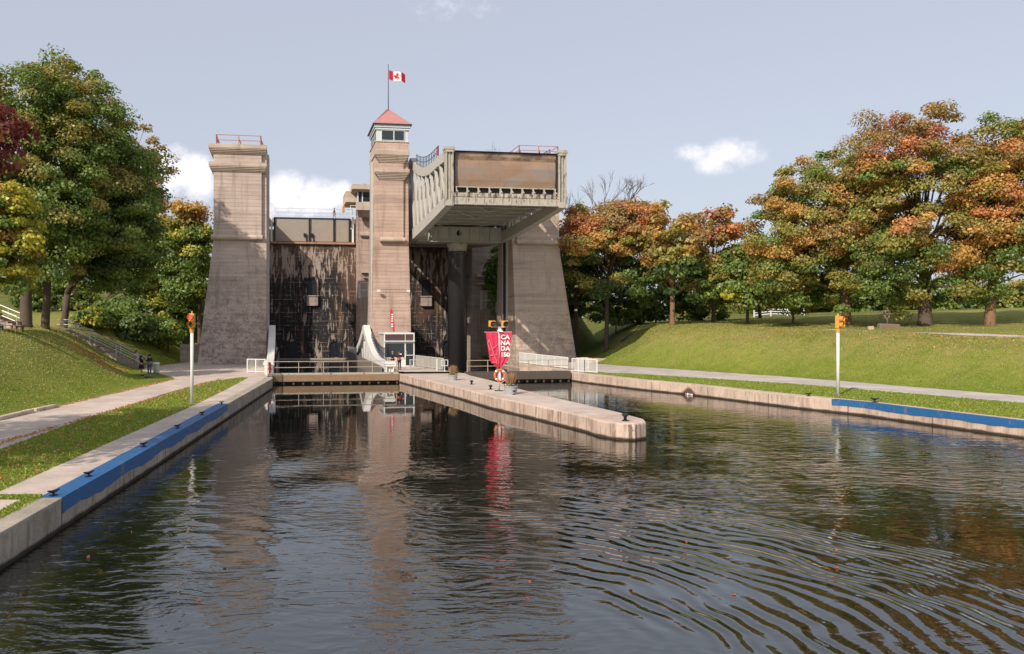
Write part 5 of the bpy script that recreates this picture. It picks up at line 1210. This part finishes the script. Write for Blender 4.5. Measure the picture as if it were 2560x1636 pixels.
for (px, py) in [(1325,1455),(1835,1487),(876,1457),(1320,1495),(2090,1375),(2095,1420),(220,1393),(330,1330),(25,1540),(1630,1372),(1455,1205),(250,1430),(560,1420),(1080,1395),(1715,1355),(1577,1474),(1922,1165),(500,1500),(62,1485)]:
    q_ = gpt(px, py, .012); P_.append(q_)
P_ = np.array(P_); me = leafmesh_np('floating_leaves', P_, np.full(len(P_), .02), 1, .085, np.array([(.6,.16,.07) for _ in P_]), rng, .1)
o = bpy.data.objects.new('floating_leaves', me); COL.objects.link(o); o['label'] = 'orange leaves floating on the dark water'; o['category'] = 'leaves'; o['kind'] = 'stuff'
# grass blades in tufts on both banks
rng = np.random.default_rng(21); pts = []
def scat(n, y0, y1, A_, B_, side, pw=1.0):
    yv = y0+(y1-y0)*rng.random(n)**pw; a = lerp(yv, A_); b_ = B_(yv) if callable(B_) else lerp(yv, B_); xv = a+(b_-a)*rng.random(n)
    pts.append(np.stack([xv, yv, hz(xv, yv, side)-.01], 1))
scat(26000, 18, 67.2, pn, inner, -1, 1.4)
scat(46000, 30, 82, BL, lambda q: lerp(q, BL)-10.5, -1, 1.0)
scat(20000, 82, 100, BL, lambda q: lerp(q, BL)-14, -1, 1.0)
scat(26000, 30, 73, [(a, b_+1.0) for a, b_ in WR], near, 1, 1.0)
scat(72000, 36, 96, [(a, b_+.1) for a, b_ in BR], lambda q: lerp(q, BR)+10.5, 1, 1.0)
scat(14000, 60, 110, [(a, b_+9) for a, b_ in BR], lambda q: lerp(q, BR)+40, 1, 1.0)
for (xa, xb, ya, yb, nn) in ((-.95, -.55, 12, 21.3, 5000), (-2.3, -.6, 21.1, 21.5, 2500)):
    yv = ya+(yb-ya)*rng.random(nn); xo = xa+(xb-xa)*rng.random(nn)**1.5*1.0; pts.append(np.stack([lerp(yv, WL)+xo, yv, np.full(nn, .81)], 1))
P_ = np.concatenate(pts); n_ = len(P_); az_ = rng.random(n_)*6.283; hh_ = .03+.055*rng.random(n_); wd_ = .02+.02*rng.random(n_)
patchv = np.sin(P_[:,0]*1.3+np.sin(P_[:,1]*.9)*2)+np.sin(P_[:,1]*1.1+np.sin(P_[:,0]*.7)*2)+np.sin(P_[:,0]*.31+P_[:,1]*.23)*1.2
sx_ = np.stack([np.cos(az_), np.sin(az_), 0*az_], 1)*wd_[:,None]; ln_ = np.stack([rng.normal(size=n_)*.03, rng.normal(size=n_)*.03, hh_], 1)
V = np.empty((n_,4,3)); V[:,0] = P_-sx_; V[:,1] = P_+sx_; V[:,2] = P_+sx_*.45+ln_; V[:,3] = P_-sx_*.45+ln_*.92
me = bpy.data.meshes.new('grass_blades'); me.vertices.add(n_*4); me.vertices.foreach_set('co', V.astype(np.float32).ravel()); me.loops.add(n_*4); me.loops.foreach_set('vertex_index', np.arange(n_*4, dtype=np.int32)); me.polygons.add(n_); me.polygons.foreach_set('loop_start', np.arange(0, n_*4, 4, dtype=np.int32)); me.update(calc_edges=True)
base_ = np.where(rng.random((n_,1)) < .5, np.array([[.24,.33,.045]]), np.array([[.34,.39,.06]]))
dryp = np.clip(.22+.14*patchv+.14*(P_[:,2]-1.5), 0, .8)[:,None]*(P_[:,2:3] > .9)+.05
base_ = np.where(rng.random((n_,1)) < dryp, np.array([[.46,.40,.14]]), base_)*(1+rng.normal(size=(n_,1))*.12)
c4 = np.ones((n_*4,4), np.float32); c4[:,:3] = np.repeat(np.clip(base_, .02, .8), 4, axis=0); at = me.attributes.new('leafcol', 'FLOAT_COLOR', 'POINT'); at.data.foreach_set('color', c4.ravel()); me.materials.append(M['leaf'])
o = bpy.data.objects.new('grass_blades', me); COL.objects.link(o); o['label'] = 'mown grass with dry patches covering both banks'; o['category'] = 'grass'; o['kind'] = 'stuff'
# foam at the outlet
rr = random.Random(9); q = MB()
for i in range(70):
    c = Vector((21.15+rr.gauss(0,.22), 60.2+rr.gauss(0,.3), .03+abs(rr.gauss(0,.07)))); q.ball(c, rr.uniform(.03,.09), 6)
o = single('foam', q, 'txtwhite', 'white foam where water spills from the stained outlet in the right canal wall', 'foam', base=(21.1,60.2,0), kind='stuff')
# ------------------------------------------------------------------ hillside stairs with railings
def hill_stair(top, bot, wid, lab, labr):
    top = Vector(top); bot = Vector(bot); d = (bot-top); dh = Vector((d.x, d.y, 0)); side = Vector((-dh.y, dh.x, 0)).normalized(); n = max(4, int(abs(d.z)/.17))
    t = thing('stairs', lab, 'stairs', tuple(top)); q = MB()
    for i in range(n):
        a = top+dh*(i/n); b_ = top+dh*((i+1)/n); z_ = top.z-(i)*abs(d.z)/n
        q.hexa([tuple(Vector((c.x, c.y, z_-.8))) for c in (a, b_, b_+side*wid, a+side*wid)], [tuple(Vector((c.x, c.y, z_))) for c in (a, b_, b_+side*wid, a+side*wid)])
    part('steps', q, 'dim_c', t)
    t2 = thing('stair_railing', labr, 'railing', tuple(top)); q = MB()
    for o_ in (0, wid):
        a = top+side*o_; b_ = bot+side*o_; m_ = int((b_-a).length/2.2)
        for i in range(m_+1): c = a.lerp(b_, i/m_); q.tube([c-Vector((0,0,.2)), c+Vector((0,0,1.0))], .04, 6)
        for hh in (1.0, .5):
            e = a+Vector((0,0,hh))-dh.normalized()*.6; q.tube([e, a+Vector((0,0,hh)), b_+Vector((0,0,hh))], .045, 6)
    part('rails', q, 'galv', t2)
a = px2(158, 827, 80); b_ = px2(356, 924, 80.5)
hill_stair((a[0], a[1], a[2]+.1), (b_[0], b_[1], b_[2]+.1), 1.6, 'concrete steps descending the left grassy hill to the path', 'two-bar galvanised railings of the steps descending to the path at the left')
a = px2(-60, 779, 76); b_ = px2(42, 821, 75)
hill_stair((a[0], a[1], a[2]+.1), (b_[0], b_[1], b_[2]+.1), 1.6, 'upper flight of concrete steps behind the picnic table at the left edge', 'galvanised railings of the upper steps at the left edge behind the picnic table')
# ------------------------------------------------------------------ people (metres, facing +y local = away; built from skinned skeletons)
def skin(name, joints, edges, mat, parent, sub=1):
    me = bpy.data.meshes.new(name); keys = list(joints); me.from_pydata([joints[k][:3] for k in keys], [(keys.index(a), keys.index(b_)) for a, b_ in edges], [])
    o = bpy.data.objects.new(name, me); COL.objects.link(o); o.parent = parent; OFF[o] = OFF[parent]
    me.skin_vertices.new(name='skin') if hasattr(me.skin_vertices, 'new') and not me.skin_vertices else None
    md = o.modifiers.new('skin', 'SKIN'); md.use_smooth_shade = True
    if not me.skin_vertices:
        pass
    sv = me.skin_vertices[0].data
    for i, k in enumerate(keys):
        r_ = joints[k][3]; sv[i].radius = (r_, r_); sv[i].use_root = (k == keys[0])
    if sub: s_ = o.modifiers.new('sub', 'SUBSURF'); s_.levels = sub; s_.render_levels = sub
    me.materials.append(M[mat]); return o
def person(loc, rot, lab, shirt='navycloth', legs='jeans', hair='hair_d', pose='stand', long_hair=False, skirt=False, sleeves=True, vest=None, h=1.74, arms=None):
    t = thing('person', lab, 'person', loc, rot); s = h/1.74
    J = {}
    def j(k, x_, y_, z_, r_): J[k] = (x_*s, y_*s, z_*s, r_*s)
    sit = pose == 'sit'; hz_ = .50 if sit else .92
    dz_ = hz_-.92; lean = .18 if sit else .0
    j('pelvis', 0, 0, .95+dz_, .135); j('belly', 0, lean*.4, 1.12+dz_, .13); j('chest', 0, lean*.9, 1.32+dz_, .15); j('neckb', 0, lean*1.3, 1.45+dz_, .075); j('neck', 0, lean*1.5, 1.52+dz_, .052)
    j('head', 0, lean*1.8+.01, 1.62+dz_, .088); j('crown', 0, lean*1.9, 1.70+dz_, .072)
    E = [('pelvis','belly'),('belly','chest'),('chest','neckb'),('neckb','neck'),('neck','head'),('head','crown')]
    step = .26 if pose == 'walk' else 0
    for sd_, nm in ((-1,'l'),(1,'r')):
        st = step*sd_
        j('sh'+nm, .17*sd_, lean*1.1, 1.40+dz_, .058); E.append(('chest','sh'+nm))
        arm = (arms or {}).get(nm) or ((.235*sd_, -st*.4, 1.13+dz_), (.25*sd_, -st*.9+.05, .90+dz_))
        j('el'+nm, arm[0][0], arm[0][1], arm[0][2], .042); j('wr'+nm, arm[1][0], arm[1][1], arm[1][2], .028); E += [('sh'+nm,'el'+nm),('el'+nm,'wr'+nm)]
        d = (Vector(arm[1])-Vector(arm[0])).normalized(); pm = Vector(arm[1])+d*.08; j('pa'+nm, pm.x, pm.y, pm.z, .032); E.append(('wr'+nm,'pa'+nm))
        sx = Vector((0,1,0)) if abs(d.z) > .7 else Vector((0,0,1))
        for f_ in range(4):
            o1 = pm+sx*(.03*(f_-1.5)/1.5)+d*.035; o2 = o1+d*(.035+.008*(1.5-abs(f_-1.5)))+Vector((-.012*sd_,.008,0)); j('f%d%s' % (f_,nm), o1.x, o1.y, o1.z, .009); j('g%d%s' % (f_,nm), o2.x, o2.y, o2.z, .008); E += [('pa'+nm,'f%d%s' % (f_,nm)),('f%d%s' % (f_,nm),'g%d%s' % (f_,nm))]
        th = Vector(arm[1])+d*.03+sx*.045; j('th'+nm, th.x, th.y, th.z, .010); E.append(('wr'+nm,'th'+nm))
        if sit:
            j('hi'+nm, .1*sd_, 0, .5, .095); j('kn'+nm, .13*sd_, .44, .50, .065); j('an'+nm, .13*sd_, .40, .09, .042); j('to'+nm, .14*sd_, .58, .045, .035)
        else:
            j('hi'+nm, .095*sd_, 0, .88, .092); j('kn'+nm, .10*sd_, st*.55+.02, .49, .062); j('an'+nm, .10*sd_, st, .09+(.05 if st < 0 else 0), .042); j('to'+nm, .11*sd_, st+.17, .045, .036)
        E += [('pelvis','hi'+nm),('hi'+nm,'kn'+nm),('kn'+nm,'an'+nm),('an'+nm,'to'+nm)]
    body = skin('body', J, E, 'skin', t)
    def sub(keys, grow):
        return {k: (*J[k][:3], J[k][3]*grow+.006) for k in keys}
    tk = ['chest','belly','pelvis','neckb','shl','shr','ell','elr']; te = [('chest','belly'),('belly','pelvis'),('chest','neckb'),('chest','shl'),('chest','shr'),('shl','ell'),('shr','elr')]
    if sleeves: tk += ['wrl','wrr']; te += [('ell','wrl'),('elr','wrr')]
    skin('shirt', sub(tk, 1.12), te, shirt, t)
    if vest: skin('vest', sub(['chest','belly','pelvis'], 1.22), [('chest','belly'),('belly','pelvis')], vest, t)
    if skirt:
        q = MB().lathe((0,0,0), [(.25*s,.62*s),(.2*s,.8*s),(.15*s,1.02*s)], 14); part('skirt', q, legs, t, True, local=True)
    else: skin('trousers', sub(['pelvis','hil','hir','knl','knr','anl','anr'], 1.1), [('pelvis','hil'),('pelvis','hir'),('hil','knl'),('hir','knr'),('knl','anl'),('knr','anr')], legs, t)
    hx, hy, hz2, hr = J['head']; q = MB()
    q.ball((hx, hy-.012, hz2+.045), .108*s, 12, (1, 1.1, .92))
    if long_hair: q.tube([(hx, hy-.05, hz2+.03), (hx, hy-.10, hz2-.14), (hx, hy-.10, hz2-.30)], [.09, .10, .05], 8)
    hair_ = part('hair', q, hair, t, True, local=True)
    q = MB()
    for sd_ in (-1, 1): q.ball((hx+sd_*.033*s, hy+.083*s, hz2+.012), .013, 6); 
    part('eyes', q, 'black', t, local=True)
    q = MB().ball((hx, hy+.098*s, hz2-.018), .018, 6, (.8, 1, 1.4))
    for sd_ in (-1, 1): q.ball((hx+sd_*.09*s, hy, hz2), .026, 6, (.4, .8, 1.2))
    part('nose_and_ears', q, 'skin', t, local=True)
    q = MB()
    for nm in 'lr':
        a_, b_ = Vector(J['an'+nm][:3]), Vector(J['to'+nm][:3]); q.tube([a_-Vector((0,.07,.055)), a_.lerp(b_, .5)-Vector((0,0,.02)), b_+Vector((0,.05,-.005))], [.04,.05,.035], 8)
    part('shoes', q, 'blackcloth', t, True, local=True)
    return t
x_, y_ = L2W(7.35, 118.6); zz = 20.58
person((x_, y_, zz), R(90), 'person in dark clothes walking along the walkway above the left upper gate', pose='walk', shirt='navycloth', legs='greycloth', sleeves=False)
q = gpt(371, 940, .8); person((q[0]+.1, q[1], .81), R(175), 'person in navy polo shirt and jeans standing beside the waste bin', shirt='navycloth', legs='jeans', sleeves=False, h=1.86, arms=dict(l=((-.24,.02,1.14),(-.10,.2,1.12))))
person((q[0]-.58, q[1]-.1, .81), R(-75), 'person with long dark hair in black skirt and top at the stair foot', shirt='blackcloth', legs='blackcloth', long_hair=True, skirt=True, sleeves=False, h=1.76, arms=dict(r=((.2,.2,1.2),(.16,.42,1.14))))
p_ = px2(334, 917, 80.9); person((p_[0], p_[1]+.9, p_[2]), R(-90), 'person in pale top and white trousers coming down the hill stairs', shirt='pinkcloth', legs='whitecloth', hair='hair_r', pose='walk', long_hair=True, sleeves=False, h=1.66)
# kiosk staff
person((*L2W(11.15, 77.5), .82), R(200), 'red haired person in a black shirt and red life vest by the kiosk railing', shirt='blackcloth', legs='blackcloth', hair='hair_r', vest='redcloth', sleeves=False, arms=dict(l=((-.28,.15,1.22),(-.42,.3,1.1))))
person((*L2W(10.75, 79.5), .82), R(160), 'fair haired person in a dark shirt behind the one in red vest', shirt='navycloth', legs='blackcloth', hair='khaki', sleeves=False)
# ------------------------------------------------------------------ picnic table with seated person
pt = px2(28, 815, 56); px_, py_ = pt[0], pt[1]; zg = gz(px_, py_)
t = thing('picnic_table', 'brown wooden picnic table under the huge maple at the left edge', 'picnic table', (px_, py_, zg), R(6))
part('tabletop', MB().box(-1.3,.9,-.38,.38,.72,.77), 'wood', t, local=True, bevel=.01)
for k_ in (-1, 1): part('bench', MB().box(-1.3,.95 if k_ > 0 else 1.0,-.14+k_*.72,.14+k_*.72,.42,.47), 'wood', t, local=True, bevel=.01)
for w_ in (-.9, .55):
    for k_ in (-1, 1): part('leg', MB().bar((w_, k_*.7, 0), (w_, k_*.2, .72), .09), 'wood', t, local=True)
    part('brace', MB().bar((w_, -.8, .4), (w_, .8, .4), .09), 'wood', t, local=True)
bt = px2(48, 822, 58); zg2 = gz(bt[0], bt[1])
t = thing('bench', 'low backless wooden bench right of the picnic table', 'bench', (bt[0], bt[1]-.2, zg2), R(6))
part('seat', MB().box(-.55,.45,-.18,.18,.40,.45), 'wood', t, local=True, bevel=.01)
for w_ in (-.42, .34):
    for k_ in (-.13, .13): part('leg', MB().box(w_-.04,w_+.04,k_-.03,k_+.03,0,.4), 'wood', t, local=True)
person((px_-.72, py_-.73, zg-.02), R(-70), 'person in white shirt sitting at the picnic table at the left edge', pose='sit', shirt='whitecloth', legs='jeans', hair='hair_d', arms=dict(r=((.24,.2,.78),(.12,.4,.80)), l=((-.24,.2,.78),(-.08,.42,.80))))
# waste bin
q = gpt(388, 935, .8); t = thing('waste_bin', 'grey slatted waste bin beside the person in jeans', 'waste bin', (q[0]+.02, q[1]+.25, .8))
m_ = MB()
for i in range(22): a = 2*math.pi*i/22; m_.bar((.27*math.cos(a), .27*math.sin(a), .05), (.27*math.cos(a), .27*math.sin(a), .85), .05, .015, up=(math.cos(a), math.sin(a), 0))
part('slats', m_, 'galv', t, local=True); part('liner', MB().lathe((0,0,0), [(.24,.02),(.24,.84)], 18), 'lens_dark', t, local=True)
part('lid', MB().lathe((0,0,0), [(.31,.85),(.32,.92),(.26,1.02),(.12,1.04)], 20), 'galv', t, local=True)
for px, py, lab in ((369, 944.5, 'grey boulder at the foot of the hill stairs, left one'), (374.5, 945, 'dark boulder at the foot of the hill stairs, right one')):
    q = gpt(px, py, .8); single('boulder', MB().ball((q[0], q[1], .9), .22, 9, (1.3,1,.75)), 'stone', lab, 'boulder', base=q, group='boulders at the stair foot', smooth=True)
# ------------------------------------------------------------------ sculpture
sp = px2(2222, 834, 74); zg = gz(sp[0], sp[1])
t = thing('sculpture', 'carved wooden figure with an open loop on a mossy stone block on the right bank', 'sculpture', (sp[0], sp[1], zg))
m_ = MB().hexa([(-1.05,-.4,-.2),(1.0,-.4,-.2),(1.05,.4,-.2),(-1.0,.4,-.2)], [(-.95,-.35,.42),(.85,-.35,.36),(.8,.3,.38),(-.9,.3,.45)]); part('stone_block', m_, 'stone', t, local=True, bevel=.08)
part('figure', MB().tube([(-.15,0,.4),(-.13,0,.8),(-.34,0,1.0),(-.42,0,1.35),(-.28,0,1.6),(-.05,0,1.62),(.1,0,1.4),(.06,0,1.1),(-.12,0,.85)], [.09,.08,.10,.12,.13,.12,.1,.09,.06], 10), 'stone', t, True, local=True)
part('head', MB().ball((-.2,0,1.75), .14, 10), 'stone', t, True, local=True)
q = px2(2177, 840, 73); single('marker_block', MB().box(q[0]-.22,q[0]+.22,q[1]-.15,q[1]+.15,gz(q[0],q[1])-.1,gz(q[0],q[1])+.3), 'wall_r', 'small pinkish concrete marker block on the crest below the sculpture', 'marker block', base=(q[0],q[1],gz(q[0],q[1])), bevel=.03)
# drain on the right slope
def onslope(px, py, side=1):
    for Y in np.arange(40, 110, .1):
        X = TP(px, Y)
        if ZP(py, Y) <= float(hz(X, Y, side)) and X > float(lerp(Y, BR))-.5: return X, Y, float(hz(X, Y, side))
a = onslope(1556, 855); b_ = onslope(1580, 837)
if a and b_:
    t = thing('slope_drain', 'open drain chute with a pale concrete kerb set in the shaded right slope', 'drain', a)
    part('channel', MB().bar((a[0],a[1],a[2]+.06), (b_[0],b_[1],b_[2]+.06), .6, .12), 'black', t); off_ = .42
    part('kerb', MB().bar((a[0]+off_,a[1]-.1,a[2]+.12), (b_[0]+off_,b_[1]-.1,b_[2]+.14), .16, .2), 'coping', t)
# crest path on the right
A = []; Bq = []
for Yv in np.arange(40, 76, 2.0):
    xb_ = float(lerp(Yv, BR)); A.append((xb_+8.6, Yv)); Bq.append((xb_+9.9, Yv))
mb = MB(); k = 0
for a_, b2 in zip(A, Bq):
    for q_ in (a_, b2): mb.v.append((q_[0], q_[1], float(hz(q_[0], q_[1], 1))+.06))
for i in range(len(A)-1): mb.f.append((2*i, 2*i+1, 2*i+3, 2*i+2))
single('path', mb, 'path_g', kind='structure')
# pale path on the hillside at left
mb = MB()
for i in range(12):
    px = 405+i*10; x1 = TP(px, 150); mb.v += [(x1, 150, gz(x1, 150)+.08), (x1, 153, gz(x1, 153)+.12)]
for i in range(11): mb.f.append((2*i, 2*i+2, 2*i+3, 2*i+1))
single('path', mb, 'path_g', kind='structure')
# ------------------------------------------------------------------ far white fence on the right
def field_fence(pts, lab):
    t = thing('rail_fence', lab, 'fence', (*pts[0], gz(*pts[0]))); q = MB(); pq = None
    for a, b_ in zip(pts[:-1], pts[1:]):
        a = Vector(a); b_ = Vector(b_); n = max(1, int((b_-a).length/2.4))
        for i in range(n+1):
            c = a.lerp(b_, i/n); c3 = Vector((c.x, c.y, gz(c.x, c.y))); q.bar(c3, c3+Vector((0,0,1.25)), .16)
            if pq is not None:
                for hh in (.4, .78, 1.15): q.bar(pq+Vector((0,0,hh)), c3+Vector((0,0,hh)), .05, .17)
            pq = c3
    part('rails', q, 'white', t)
field_fence([(TP(1885,128),128), (TP(2010,129),129)], 'short stretch of white three-rail fence beyond the lawn, seen between the right maples')
